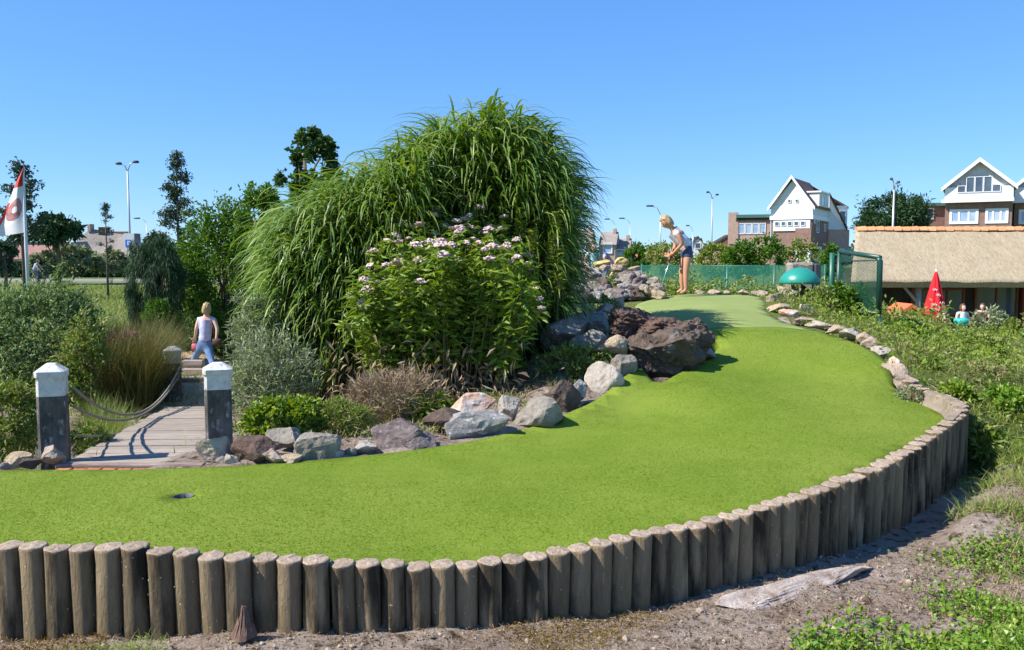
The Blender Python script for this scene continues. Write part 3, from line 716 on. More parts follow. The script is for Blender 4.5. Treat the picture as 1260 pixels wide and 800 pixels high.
# ---------------------------------------------------------------- pink flowering bush (many upright leafy stems)
def joe():
    c = U(545, 400, 9.0); gb = Vector((c.x, 9.0, gz(c.x, 9.0)))
    t = thing('flowering_bush', gb, 'big leafy bush topped with pale pink flower heads in front of the reeds', 'bush')
    n = 150; bm = bmesh.new(); LP = []; LD = []; tips = []
    for i in range(n):
        px = random.uniform(418, 668); Y = 9.0 + random.uniform(-.85, .75)
        topo = np.interp(px, [410, 430, 450, 480, 520, 560, 600, 640, 660, 680], [338, 312, 290, 266, 252, 246, 254, 275, 310, 345])
        py = topo + abs(random.gauss(0, 1)) * 20 + (9.75 - Y) * 34
        tip = U(px, py, Y); s = gb + Vector(((tip.x - gb.x) * .55 + random.uniform(-.1, .1), (Y - 9.0) * .5, -.03))
        mid = s.lerp(tip, .5) + Vector((0, 0, .15)); tube(bm, [s, mid, tip], [.008, .006, .003], 5, False)
        tips.append(tip)
        m_ = 80
        for j in range(m_):
            f = random.uniform(.22, 1.0); p = s.lerp(mid, f * 2) if f < .5 else mid.lerp(tip, f * 2 - 1)
            a = random.uniform(0, 6.28); LP.append(p + Vector((random.gauss(0, .05), random.gauss(0, .05), random.gauss(0, .02)))); LD.append((math.cos(a), math.sin(a), random.uniform(-.45, .5)))
    bmesh.ops.translate(bm, verts=bm.verts, vec=-gb); bmdone(bm, 'stems', M_stem, t, True)
    P = np.array(LP); D = np.array(LD); V, Fc = leaves(P, D, R.uniform(.09, .17, len(P)), R.uniform(.028, .05, len(P)))
    link('foliage', npmesh('foliage', V - np.array(gb), Fc), L_bush, t)
    L_fl = mat('pink_flower', (.62, .47, .43), (.48, .31, .30), scale=60, rough=.9, c3=(.66, .58, .45), c3fac=(.5, .65), rnd=.12)
    fm = []
    for s in range(5):
        fb_ = bmesh.new(); bmesh.ops.create_icosphere(fb_, subdivisions=3, radius=1)
        for v in fb_.verts:
            k_ = 1 + .75 * noise.noise(v.co * 3.2 + Vector((s * 9, 0, 0))) + .5 * random.uniform(-1, 1) * .5
            v.co = Vector((v.co.x * .046 * k_, v.co.y * .046 * k_, v.co.z * .018 * k_ - .5 * (v.co.x ** 2 + v.co.y ** 2) * .03))
        me = bpy.data.meshes.new('flower_head'); fb_.to_mesh(me); fb_.free(); me.materials.append(L_fl); fm.append(me)
    tips.sort(key=lambda v: -v.z)
    use = tips[:74] + random.sample(tips[74:], 36)
    for p in use:
        o = link('flower_head', random.choice(fm), None, t, p + Vector((0, 0, .02)) - gb); s = random.uniform(.65, 1.3); o.scale = (s, s, s); o.rotation_euler = (random.uniform(-.3, .3), random.uniform(-.3, .3), random.uniform(0, 6))
    # dry leaves near the foot
    P = np.array([[gb.x + random.gauss(-.15, .55), 8.5 + random.gauss(0, .25), gb.z + abs(random.gauss(.12, .25))] for _ in range(700)])
    V, Fc = leaves(P, R.normal(size=P.shape) - np.array([0, 0, .6]), R.uniform(.08, .16, 700), .03)
    link('dry_leaves', npmesh('dry_leaves', V - np.array(gb), Fc), L_dry, t)
joe()
# goldenrod spikes right of the bush
for i, (px, py, Y) in enumerate([(618, 248, 9.9), (640, 256, 9.7), (655, 282, 9.6), (684, 262, 9.6)]):
    tip = U(px, py, Y); b = Vector((tip.x, Y, gz(tip.x, Y)))
    t = thing('goldenrod', b, ['leftmost yellow-green spike rising above the pink flowers', 'yellow-green spike between the leftmost and the short one', 'short yellow-green spike right of the pink flowers', 'tall lone yellow-green spike at the right side of the reeds'][i], 'plant', 'yellow-green spikes beside the flowering bush')
    bm = bmesh.new(); tube(bm, [(0, 0, 0), (.03, 0, (tip.z - b.z) * .5), (0, 0, tip.z - b.z)], [.01, .007, .002], 5); bmdone(bm, 'stem', M_stem, t, True)
    n = 260; f = R.random(n); P = np.stack([0.0 * f, 0 * f, (tip.z - b.z) * (.45 + .55 * f)], 1); a = R.uniform(0, 6.28, n)
    V, Fc = leaves(P, np.stack([np.cos(a), np.sin(a), R.uniform(.1, .9, n)], 1), (.17 - .09 * f), .022)
    link('foliage', npmesh('foliage', V, Fc), L_yel, t)

def at(px, Y): x = (px - 630) / F * Y; return Vector((x, Y, gz(x, Y)))
def shr(name, label, cat, px0, px1, pyt, pyb, Y, n, L, W, m, dep=.8, **kw):
    a = U(px0, pyt, Y); b_ = U(px1, pyb, Y); c = (a + b_) / 2; r = (abs(b_.x - a.x) / 2, abs(b_.x - a.x) / 2 * dep, abs(a.z - b_.z) / 2)
    base = Vector((c.x, Y, gz(c.x, Y)))
    if 'base' not in kw: kw['base'] = base
    return shrub(name, label, cat, c, r, n, L, W, m, **kw)
# grey willow-like shrub beside the post
shr('silver_shrub', 'feathery silver-green shrub between the right post and the reeds', 'shrub', 285, 385, 405, 520, 7.9, 4200, .10, .016, L_grey, nc=90, upb=.9, stems=50, cs=.3, shell=.2)
shr('silver_shrub', 'upper silver-green shrub overlapping the left end of the reeds', 'shrub', 285, 350, 360, 455, 9.2, 2400, .10, .016, L_grey, nc=60, upb=.9, stems=30, cs=.3, shell=.2)
shr('green_weed_mound', 'dark leafy green weeds at the foot of the silver shrub', 'weeds', 305, 400, 490, 545, 6.75, 3000, .06, .04, L_bush, nc=60, upb=.5, dep=.6)
shr('dry_grass_tuft', 'straw-coloured dry grass tuft at the foot of the flowering bush', 'dry grass', 425, 545, 462, 540, 7.3, 3600, .16, .008, L_dry, nc=60, upb=.9, dep=.5)
shr('small_weed', 'yellowish weed among the rocks under the flowering bush', 'weeds', 380, 455, 495, 545, 6.8, 1800, .09, .012, L_weed, nc=40, upb=.8, dep=.6)
shr('small_weed', 'dark green weed between purple boulder and dark flat rock', 'weeds', 480, 560, 485, 525, 7.3, 1300, .07, .03, L_bush, nc=40, upb=.6, dep=.6)
shr('rock_weed', 'green weed growing below the broad pale slab', 'weeds', 668, 760, 425, 470, 8.9, 1800, .07, .028, L_weed, nc=50, upb=.6, dep=.5)
shr('rock_weed', 'weed growing behind the pale slab under the reeds', 'weeds', 665, 705, 375, 405, 10.6, 700, .08, .03, L_weed, nc=24, upb=.8)
shr('rock_weed', 'small weed beside the yellow stone', 'weeds', 722, 765, 368, 392, 11.4, 500, .07, .02, L_weed, nc=20, upb=.9)
# left shrubs
shr('grey_green_bush', 'large grey-green bush filling the left edge behind the left post', 'bush', -45, 128, 352, 520, 10.2, 15000, .085, .032, L_left, nc=170, cs=.2, upb=.6, stems=30)
shr('grey_green_bush', 'shorter leafy bush rising just behind the left post', 'bush', 72, 132, 385, 500, 9.2, 2300, .07, .03, L_weed, nc=50, cs=.34, shell=.2, upb=.8, stems=16)
shr('sprig_plant', 'thin upright leafy sprig against the far road', 'plant', 62, 84, 322, 400, 10.6, 500, .08, .03, L_left, nc=16, upb=.8)
shr('tall_weed', 'yellow-green weeds left of the left post', 'weeds', -30, 48, 470, 572, 6.9, 3200, .08, .022, L_weed, nc=60, upb=.7)
shr('tall_weed', 'weeds right behind the left post under the ropes', 'weeds', 90, 132, 522, 566, 7.0, 1100, .07, .016, L_weed, nc=60, upb=.8)
# reddish fine grass between the posts
def tuft(name, label, px0, px1, top, Y0, Y1, n, m, Lr, W, cat='grass', group=None):
    cx = ((px0 + px1) / 2 - 630) / F * (Y0 + Y1) / 2; cy = (Y0 + Y1) / 2; b = Vector((cx, cy, gz(cx, cy))); t = thing(name, b, label, cat, group)
    Y = R.uniform(Y0, Y1, n); X = (R.uniform(px0, px1, n) - 630) / F * Y; Z = Hg(X, Y)
    sx = X * .0 + (X - cx) * .6
    P = np.stack([cx + (X - cx) * .75, Y, Z], 1); A_ = np.arctan2(R.normal(0, .6, n), sx + R.normal(0, .3, n))
    V, Fq = blades(P, A_, R.uniform(*Lr, n), np.full(n, W), R.uniform(1.1, 1.5, n), R.uniform(.2, 1.2, n), 4)
    link('blades', npmesh('blades', V - np.array(b), Fq, True), m, t)
    return t
tuft('rusty_grass', 'reddish-brown fine grass tuft between the two front posts', 104, 203, 400, 9.4, 11.2, 8000, L_rust, (.6, 1.15), .007)
tuft('rusty_grass', 'olive fine grass hanging along the left side of the bridge', 92, 150, 460, 7.6, 8.6, 1500, L_weed, (.3, .5), .006)
shr('pink_seed_plant', 'plant with pinkish feathery seed heads left of the far post', 'plant', 135, 178, 408, 450, 10.2, 1600, .07, .012, leafmat('leaf_pinkish', [(.35, .17, .13), (.42, .27, .2), (.3, .2, .12)]), nc=30, upb=.8)

# ---------------------------------------------------------------- trees
def tree(name, label, px0, px1, pyt, pyb, Y, n, L, W, m, **kw):
    return shr(name, label, 'tree', px0, px1, pyt, pyb, Y, n, L, W, m, trunk=kw.pop('trunk', .09), **kw)
tree('broadleaf_tree', 'bright green bushy tree left of the reeds', 222, 330, 245, 425, 18.5, 14000, .12, .05, L_tree, nc=130, cs=.22, group=None)
tree('broadleaf_tree', 'knobbly round-leaved tree top rising behind the reeds', 338, 412, 160, 260, 15, 2800, .13, .09, L_knob, nc=24, cs=.2, shell=.7)
tree('broadleaf_tree', 'leafy branches joining the bright tree and the reeds', 290, 350, 228, 330, 16, 3500, .13, .06, L_tree, nc=50)
shr('dark_conifer', 'drooping dark green conifer beyond the path', 'conifer', 152, 228, 288, 425, 17.5, 15000, .16, .012, L_dark, nc=140, cs=.16, upb=-1.6, rnd=.35, trunk=.06)
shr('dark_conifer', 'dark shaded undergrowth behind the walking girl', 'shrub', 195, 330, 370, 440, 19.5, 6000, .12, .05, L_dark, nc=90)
shr('path_shrub', 'small bright shrub in front of the drooping conifer', 'shrub', 172, 212, 365, 425, 17, 2200, .08, .03, L_tree, nc=40, upb=.8)
shr('path_shrub', 'light green shrub left of the girl at the path', 'shrub', 198, 228, 385, 430, 17.5, 1500, .08, .03, L_tree, nc=30, upb=.8)
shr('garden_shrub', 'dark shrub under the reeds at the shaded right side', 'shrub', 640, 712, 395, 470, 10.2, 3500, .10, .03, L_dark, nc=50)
# spindly trees: trunk, tiers of sparse clumps
def spindly(label, px, pyt, pyb, Y, sp, n, m, seed, lm=.16):
    rg = random.Random(seed); top = U(px, pyt, Y); bot = U(px, pyb, Y); g0 = gz(top.x, Y); b = Vector((top.x, Y, min(g0, bot.z)))
    t = thing('spindly_tree', b, label, 'tree'); bm = bmesh.new(); H_ = top.z - b.z; zb = bot.z - b.z
    tube(bm, [(0, 0, 0), (rg.uniform(-.05, .05), 0, H_ * .5), (0, 0, H_)], [.014 * H_, .009 * H_, .003 * H_], 7)
    LP = []
    for i in range(n):
        f = rg.random() ** 1.1; z = zb + (H_ - zb) * f; wdt = sp * (1 - f * .75) * rg.uniform(.25, 1); a = rg.uniform(0, 6.28)
        e = Vector((math.cos(a) * wdt, math.sin(a) * wdt * .6, z + wdt * .4)); tube(bm, [(0, 0, z), e], [.03, .012], 4)
        LP.append(np.array(e) + R.normal(size=(80, 3)) * sp * np.array([.14, .14, .10]))
    bmdone(bm, 'trunk', M_bark, t, True); P = np.concatenate(LP)
    V, Fc = leaves(P, R.normal(size=P.shape) + np.array([0, 0, .4]), lm * sp, lm * sp * .5); link('crown', npmesh('crown', V, Fc), m, t)
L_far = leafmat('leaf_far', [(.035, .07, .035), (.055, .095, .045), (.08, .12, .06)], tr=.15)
spindly('tall thin ragged tree left of the bright green tree', 217, 192, 300, 45, 1.0, 46, L_far, 3)
spindly('small thin crooked sapling in front of the thatch-coloured roof', 129, 250, 318, 42, .5, 20, L_far, 5)
spindly('bare-branched tree with leaf clumps behind the flag', 24, 200, 300, 40, 1.15, 34, L_far, 8)
tree('road_tree', 'round dark tree left of the pale roof', 46, 92, 268, 300, 60, 3000, .45, .25, L_dark, nc=40, cs=.3, trunk=.2)
tree('road_tree', 'small tree by the roadside under the flag', -8, 18, 296, 335, 50, 900, .35, .2, L_far, nc=20, cs=.3, trunk=.12)
tree('road_tree', 'dense shrubby trees left of the spindly tree base', 178, 205, 285, 330, 40, 2500, .22, .12, L_far, nc=30, trunk=.1)
tree('pine_tree', 'dark spreading pine behind the thatched roof and lamp', 1060, 1140, 240, 300, 60, 9000, .4, .10, L_dark, nc=70, cs=.26, trunk=.25)
for i, (a_, b_, tp, bt, Y, m, lab) in enumerate([
 (795, 850, 300, 330, 30, L_weed, 'low bush behind the fence left of the woman'), (768, 800, 302, 330, 32, L_tree, 'bush between the rock heap and the woman'), (855, 905, 304, 330, 28, L_yel, 'yellowish hedge bush right of the woman'),
 (893, 925, 300, 330, 26, L_tree, 'green bush in front of the flat-roofed brick wing'), (918, 962, 292, 330, 26, L_tree, 'taller green bush in front of the white gabled house'),
 (965, 1015, 296, 330, 30, L_weed, 'mixed bush with orange blooms below the gabled house'), (1010, 1035, 305, 335, 24, L_tree, 'bush behind the top of the green frame')]):
    shr('hedge_bush', lab, 'bush', a_, b_, tp, bt + 12, Y, 2200, .16, .06, m, nc=36, upb=.6)
for i, (a_, b_, tp, bt, Y, lab) in enumerate([(60, 112, 305, 332, 62, 'dull olive roadside bush in front of the pale roof'), (112, 160, 310, 330, 64, 'grey-green roadside bush under the sapling'), (38, 66, 312, 335, 60, 'low roadside bush right of the cyclist')]):
    shr('roadside_bush', lab, 'bush', a_, b_, tp, bt + 4, Y, 1800, .4, .2, L_grey, nc=30, upb=.4)
# far tree belt and clipped hedge by the road
def belt(name, label, pts, h, n, L, m, kind='stuff', d=2.0, box_=False):
    P = []
    for (x0, y0), (x1, y1) in zip(pts[:-1], pts[1:]):
        k = R.random(n); x = x0 + (x1 - x0) * k; y = y0 + (y1 - y0) * k + R.uniform(-d, d, n)
        hh = h * (1 if box_ else (.7 + .3 * np.sin(x * .5) * np.sin(x * .17 + 1)))
        P.append(np.stack([x, y, Hg(x, y) + R.random(n) * hh], 1))
    P = np.concatenate(P); V, Fc = leaves(P, R.normal(size=P.shape), L, L * .6)
    return tag(link(name, npmesh(name, V, Fc), m), label, 'hedge' if box_ else 'trees', kind=kind)
belt('clipped_hedge', 'long low dark clipped hedge along the far road', [(-52, 84), (-34, 84)], 1.5, 9000, .35, L_dark, d=.5, box_=True)
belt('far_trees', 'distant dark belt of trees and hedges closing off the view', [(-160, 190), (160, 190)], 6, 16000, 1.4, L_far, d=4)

# ---------------------------------------------------------------- ground cover (stuff)
def cover(name, label, poly, n, L, W, m, up=.6, kind='leaf', h=.05, dens=None):
    xs_ = [p[0] for p in poly]; ys_ = [p[1] for p in poly]
    X = R.uniform(min(xs_), max(xs_), n * 2); Y = R.uniform(min(ys_), max(ys_), n * 2)
    jx = X + R.normal(0, .10, len(X)) + .15 * np.sin(Y * 6 + X * 3); jy = Y + R.normal(0, .10, len(X)) + .12 * np.sin(X * 7)
    c = np.zeros(len(X), bool); j = len(poly) - 1
    for i in range(len(poly)):
        xi, yi = poly[i]; xj, yj = poly[j]
        if yi != yj: c ^= ((yi > jy) != (yj > jy)) & (jx < (xj - xi) * (jy - yi) / (yj - yi) + xi)
        j = i
    c &= ~inside(X, Y)
    # patchy
    pn = np.sin(X * 3.1 + 2 * np.sin(Y * 2.3)) * np.sin(Y * 2.7 + 1.5 * np.sin(X * 1.9)) + .5 * np.sin(X * 7 + Y * 5)
    if dens is not None: c &= (pn + R.normal(0, .45, len(X))) > dens
    X, Y = X[c][:n], Y[c][:n]; k = len(X); pn = pn[c][:n]
    Z = Hg(X, Y) + bumps(X, Y) + R.random(k) * h * (1 + .6 * pn)
    P = np.stack([X, Y, Z], 1)
    if kind == 'leaf': V, Fc = leaves(P, R.normal(size=P.shape) + np.array([0, 0, up]), R.uniform(.6, 1.2, k) * L, R.uniform(.7, 1.2, k) * W); sm = False
    else: V, Fc = blades(P, R.uniform(0, 6.28, k), R.uniform(.5, 1.2, k) * L, np.full(k, W), R.uniform(.2, 1.3, k) if up > 0 else R.uniform(0, .3, k), R.uniform(.2, 1.4, k) if up > 0 else R.uniform(-.1, .3, k), 3); sm = True
    return tag(link(name, npmesh(name, V, Fc, sm), m), label, 'ground cover', kind='stuff')
SL = [(3.6, 5.6), (4.0, 7.3), (4.2, 8.2), (3.8, 9.3), (3.9, 10.8), (4.0, 12.3), (4.6, 16), (8, 17), (12, 15), (9, 8), (5.5, 5.4)]
cover('bank_weeds', 'leafy green weeds covering the bank right of the green', SL, 15000, .06, .024, L_weed, .7, h=.10)
cover('bank_grass', 'long grass blades on the bank right of the green', SL, 26000, .14, .006, L_weed, .6, 'blade')
cover('bank_yellow_weeds', 'yellow-green leafy clumps on the bank right of the green', SL, 14000, .075, .032, L_yel, .8, h=.20, dens=.25)
cover('bank_dark_weeds', 'dark green leafy clumps on the bank right of the green', SL, 6000, .07, .03, L_bush, .8, h=.17, dens=.55)
cover('bank_dry_grass', 'dry straw patches on the right bank', SL, 14000, .13, .006, L_dry, .6, 'blade', dens=.05)
RB = [(2.3, 2.6), (1.7, 3.5), (2.0, 3.95), (2.9, 4.45), (3.5, 5.4), (5.8, 5.6), (5, 3)]
cover('corner_creeper', 'bright green creeping leaves in the lower right corner', [(1.3, 3.2), (1.4, 3.8), (1.75, 4.0), (2.3, 4.05), (2.9, 4.3), (3.6, 4.0), (3, 3)], 12000, .036, .026, L_ivy, .6, h=.07, dens=-.1)
cover('corner_creeper', 'scattered green creeping leaves on the soil right of the wall', [(2.15, 4.05), (2.5, 4.7), (3.0, 5.5), (4.8, 6.0), (4.5, 3.6), (2.4, 3.6)], 16000, .032, .022, L_ivy, .6, h=.05, dens=.0)
cover('corner_straw', 'matted dry straw on the soil right of the wall', [(3.2, 5.2), (3.6, 6.4), (5.0, 6.9), (5.2, 4.8), (3.0, 4.2), (2.4, 4.5)], 16000, .09, .004, L_dry, .4, 'blade', h=.03)
cover('corner_herbs', 'mixed bright green herbs and grass in the lower right', [(1.5, 3.2), (1.75, 3.7), (2.6, 4.2), (3.3, 5.2), (3.7, 6.2), (5, 6.4), (4.6, 3.2)], 22000, .075, .006, L_weed, .7, 'blade', dens=-.3)
cover('corner_grass', 'grass along the shaded foot of the wall at right', [(3.15, 5.6), (3.9, 6.9), (4.2, 7.6), (5.4, 7.2), (4.6, 5.5)], 12000, .15, .005, L_weed, .6, 'blade', dens=-.3)
FG = [(-4, 2.6), (-3.5, 3.9), (1.2, 4.6), (2.6, 5.1), (3.4, 6.0), (5.5, 6.2), (5, 2.6)]
cover('soil_litter', 'dry twigs and grass litter on the bare soil', FG, 34000, .06, .0030, L_dry, -1, 'blade', h=.012)
cover('soil_litter_dark', 'brown dead leaf crumbs on the soil below the wall', FG, 15000, .022, .012, leafmat('leaf_brown', [(.10, .06, .035), (.16, .10, .06), (.25, .17, .11)]), .1, h=.012, dens=-.3)
cover('moss_patch', 'ochre moss and dead grass at the foot of the wall, left', [(-3, 3.5), (-3, 3.95), (-1.9, 3.95), (-1.9, 3.5)], 3500, .03, .006, leafmat('leaf_moss', [(.20, .13, .02), (.27, .18, .03), (.15, .12, .03)]), .5, h=.02)
cover('moss_patch', 'ochre moss at the foot of the wall, middle', [(-.1, 3.9), (-.1, 4.2), (.6, 4.4), (.8, 4.2), (.5, 3.95)], 3500, .02, .006, leafmat('leaf_moss', []), .5, h=.012)
cover('foot_grass', 'green grass tuft at the foot of the wall, left', [(-2.1, 3.55), (-2.1, 3.8), (-1.55, 3.8), (-1.55, 3.5)], 1500, .06, .004, L_weed, .7, 'blade')
cover('meadow_grass', 'rough yellow-green meadow grass between the bushes and the road', [(-22, 20), (-30, 55), (-4, 55), (-4, 20)], 40000, .30, .03, L_weed, .8, 'blade')
cover('meadow_grass', 'grass and herbs around the bridge and path', [(-7, 6.4), (-9, 20), (-3, 20), (-1.5, 12), (-2.3, 7.2), (-3, 6.2)], 26000, .14, .012, L_weed, .8, 'blade')
cover('rock_bed_weeds', 'low weeds and stems between the rocks and bushes', [(-2.3, 6.2), (-1.5, 6.5), (-.3, 6.9), (.3, 7.6), (.9, 8.4), (1.4, 9.5), (1.2, 11.5), (-.5, 9), (-2.4, 8)], 13000, .055, .02, L_weed, .5, h=.07, dens=-.1)
cover('rock_bed_litter', 'dry stalks on the ground around the rocks', [(-2.3, 6.1), (-1.5, 6.4), (-.3, 6.8), (.3, 7.5), (.9, 8.4), (1.4, 9.5), (1.2, 11.5), (-.5, 9), (-2.4, 8)], 9000, .10, .005, L_dry, .3, 'blade')
cover('fence_weeds', 'weeds growing along the green mesh fence', [(1.2, 17.2), (1.6, 20), (7.2, 20), (8, 15), (5.6, 14.5), (5.2, 17.2)], 14000, .12, .04, L_weed, .8, h=.35)
# pebbles
def pebbles(n):
    ico = bmesh.new(); bmesh.ops.create_icosphere(ico, subdivisions=1, radius=1); B = np.array([v.co[:] for v in ico.verts]); FI = np.array([[v.index for v in f.verts] for f in ico.faces]); ico.free()
    X = R.uniform(-3.6, 5.2, n); Y = R.uniform(2.8, 5.6, n); k = ~inside(X, Y); X, Y = X[k], Y[k]; m = len(X)
    s = R.lognormal(-5.35, .5, m); Z = Hg(X, Y) + bumps(X, Y)
    V = B[None] * s[:, None, None] * R.uniform(.7, 1.3, (m, 1, 3)) * R.uniform(.8, 1.2, (m, 12, 1)) + np.stack([X, Y, Z], 1)[:, None]
    Fc = FI[None] + (np.arange(m) * 12)[:, None, None]
    tag(link('soil_crumbs', npmesh('soil_crumbs', V.reshape(-1, 3), Fc.reshape(-1, 3)), leafmat('crumb', [(.20, .14, .10), (.32, .25, .19), (.42, .35, .28), (.11, .07, .045)], tr=0, rough=.95, spec=.1)), 'loose soil crumbs and gravel in front of the wall', 'gravel', kind='stuff')
pebbles(16000)

# ---------------------------------------------------------------- posts, bridge, ropes
def bollard(px, pyb, pyt, wpx, Y, label, rz, name='bridge_post'):
    t0 = U(px, pyt, Y); b = U(px, pyb, Y); H_ = t0.z - b.z; wd = wpx * Y / F * .74; t = thing(name, b, label, 'post', None, rz)
    def ch(bm, z0, z1, w0, w1, cz=.22):
        q = []
        for z, w_ in ((z0, w0), (z1, w1)):
            h = w_ / 2; c = h * cz; ring = [(-h + c, -h), (h - c, -h), (h, -h + c), (h, h - c), (h - c, h), (-h + c, h), (-h, h - c), (-h, -h + c)]
            q.append([bm.verts.new((x, y, z)) for x, y in ring])
        for k in range(8): bm.faces.new((q[0][k], q[0][(k + 1) % 8], q[1][(k + 1) % 8], q[1][k]))
        bm.faces.new(q[0][::-1]); bm.faces.new(q[1])
    bm = bmesh.new(); ch(bm, -.25, H_ * .68, wd, wd * .99); bmdone(bm, 'shaft', M_postb, t)
    bm = bmesh.new(); ch(bm, H_ * .68 + .001, H_ * .87, wd * .995, wd * .985); bmdone(bm, 'painted_top', M_postw, t)
    bm = bmesh.new(); ch(bm, H_ * .87 + .001, H_ * .925, wd * 1.09, wd * 1.09); ch(bm, H_ * .926, H_, wd * 1.09, wd * .35); bmdone(bm, 'cap', M_postw, t)
    return t, b, H_
p1, b1, h1 = bollard(68, 568, 447, 43, 6.15, 'left black-and-white post in front of the grey-green bush', math.radians(18))
p2, b2, h2 = bollard(270, 545, 446, 43, 6.35, 'right black-and-white post beside the plank bridge and cream rock', math.radians(18))
p3, b3, h3 = bollard(214, 490, 426, 26, 10.1, 'far small white-capped post at the other end of the bridge', math.radians(18))
def ropecurve(a, b, sag, rad, label):
    pts = []
    for i in range(25):
        t = i / 24; p = Vector(a).lerp(Vector(b), t); p.z -= sag * 4 * t * (1 - t); pts.append(p)
    bm = bmesh.new(); tube(bm, pts, rad, 8)
    # twist relief
    for v in bm.verts: pass
    tag(bmdone(bm, 'rope', M_rope, smooth=True), label, 'rope')
ropecurve(U(90, 477, 6.2), U(224, 447, 10.0), .38, .011, 'upper thick rope sagging between the left post and the far post')
ropecurve(U(90, 500, 6.2), U(224, 456, 10.0), .30, .010, 'second rope hanging just under the upper rope')
ropecurve(U(90, 535, 6.2), U(205, 500, 9.7), .12, .008, 'thin low rope beside the left edge of the bridge')
# bridge
A1 = U(70, 573, 5.98); A2 = U(262, 571, 5.98); B1 = U(205, 500, 9.4); B2 = U(262, 500, 9.4)
zn = A1.z + .005; zf = B1.z
br = thing('plank_bridge', ((A1 + A2) / 2), 'weathered grey plank footbridge leading to the path on the left', 'bridge')
nP = 21
for i in range(nP):
    t0 = i / nP; t1 = (i + 1) / nP - .006
    if i == 0: t0 -= 0
    L0 = A1.lerp(B1, t0); R0 = A2.lerp(B2, t0); L1 = A1.lerp(B1, t1); R1 = A2.lerp(B2, t1)
    jit = random.uniform(-.03, .03); bm = bmesh.new(); dz = random.uniform(-.006, .006)
    vs = [bm.verts.new(v + Vector((jit, 0, z + dz))) for z in (-.045, 0) for v in (L0, R0, R1, L1)]
    for f in ((3, 2, 1, 0), (4, 5, 6, 7), (0, 1, 5, 4), (1, 2, 6, 5), (2, 3, 7, 6), (3, 0, 4, 7)): bm.faces.new([vs[k] for k in f])
    bmesh.ops.bevel(bm, geom=list(bm.edges), offset=.004, segments=1, affect='EDGES')
    for v in bm.verts: v.co -= br.location
    bmdone(bm, 'plank', M_plank, br)
for s in (.12, .88):
    bm = bmesh.new(); tube(bm, [A1.lerp(A2, s) + Vector((0, 0, -.11)) - br.location, B1.lerp(B2, s) + Vector((0, 0, -.11)) - br.location], .06, 6); bmdone(bm, 'beam', M_bark, br)
# front edge sleeper and orange brick strip
bm = bmesh.new(); a = U(68, 574, 5.9); b = U(250, 572, 5.9)
box(bm, ((a + b) / 2 - br.location) + Vector((0, .03, -.02)), ((b - a).length, .07, .06), bev=.008); bmdone(bm, 'edge_beam', mat('sleeper', (.20, .13, .10), (.38, .30, .25), scale=9, rough=.95, bump=.6, stretch=(.5, 4, 4)), br)
st = thing('brick_strip', U(150, 578, 5.84), 'strip of orange bricks between the turf and the plank bridge', 'brick strip')
for i in range(10):
    p = U(78 + i * 18.5, 577.5, 5.84); bm = bmesh.new(); box(bm, (0, 0, -.03), (.098, .07, .06), bev=.005); bmdone(bm, 'brick', M_orange, st, loc=p - st.location + Vector((0, 0, random.uniform(-.004, .004))))
# path beyond the bridge with orange brick patches
def sheet(name, pts, m, label, dz=.02):
    bm = bmesh.new(); P = resample([Vector((*p, 0)) for p in pts], .4); N_ = normals2(P); V = []
    for p, n in zip(P, N_):
        for s in (-1, -.3, .3, 1):
            x, y = p.x + n.x * .45 * s, p.y + n.y * .45 * s; V.append((x, y, gz(x, y) + dz + float(bumps(x, y)) * .5 + (.02 if abs(s) < .5 else 0)))
    FQ = [(4 * i + j, 4 * i + j + 4, 4 * i + j + 5, 4 * i + j + 1) for i in range(len(P) - 1) for j in range(3)]
    return tag(link(name, npmesh(name, V, FQ, True), m), label, kind='structure')
sheet('path', [(-3.7, 9.3), (-4.2, 11), (-5.0, 13.2), (-5.7, 15.2), (-6.1, 17), (-7.5, 19), (-10, 20)], mat('path_sand', (.42, .28, .18), (.50, .37, .27), scale=3, rough=1, bump=.5, bscale=20), 'sandy orange-brown footpath where the girl walks')
for i, (px, py, Y, wv, hv) in enumerate([(236, 470, 11.2, 34, 10), (240, 458, 12.4, 30, 9), (238, 447, 13.6, 26, 8)]):
    a = U(px, py, Y); tt = thing('path_step', a, ['lowest', 'middle', 'top'][i] + ' timber step of the path beyond the bridge', 'step', 'timber steps of the path')
    bm = bmesh.new(); box(bm, (0, 0, 0), (wv * Y / F, .12, hv * Y / F), bev=.01); bmdone(bm, 'timber', M_plank, tt)
    bm = bmesh.new(); box(bm, (0, -.07, -.07), (wv * Y / F * .95, .04, .10), bev=.004); bmdone(bm, 'riser', M_orange if i == 0 else M_bark, tt)

# ---------------------------------------------------------------- people
def skinmesh(J, E, rads, sub=2):
    names = list(J.keys()); me = bpy.data.meshes.new('sk')
    me.from_pydata([tuple(J[n]) for n in names], [(names.index(a), names.index(b)) for a, b in E], [])
    o = bpy.data.objects.new('sk', me); COL.objects.link(o); md = o.modifiers.new('Skin', 'SKIN'); md.use_smooth_shade = True
    for i, n in enumerate(names):
        r = rads[n]; me.skin_vertices[0].data[i].radius = (r, r) if not hasattr(r, '__len__') else r
        me.skin_vertices[0].data[i].use_root = (i == 0)
    s = o.modifiers.new('Sub', 'SUBSURF'); s.levels = sub; s.render_levels = sub
    dg = bpy.context.evaluated_depsgraph_get(); ev = o.evaluated_get(dg); m2 = bpy.data.meshes.new_from_object(ev)
    bpy.data.objects.remove(o); bpy.data.meshes.remove(me)
    for p in m2.polygons: p.use_smooth = True
    return m2
def merge(name, ms):
    bm = bmesh.new()
    for m in ms: bm.from_mesh(m)
    me = bpy.data.meshes.new(name); bm.to_mesh(me); bm.free()
    for p in me.polygons: p.use_smooth = True
    return me
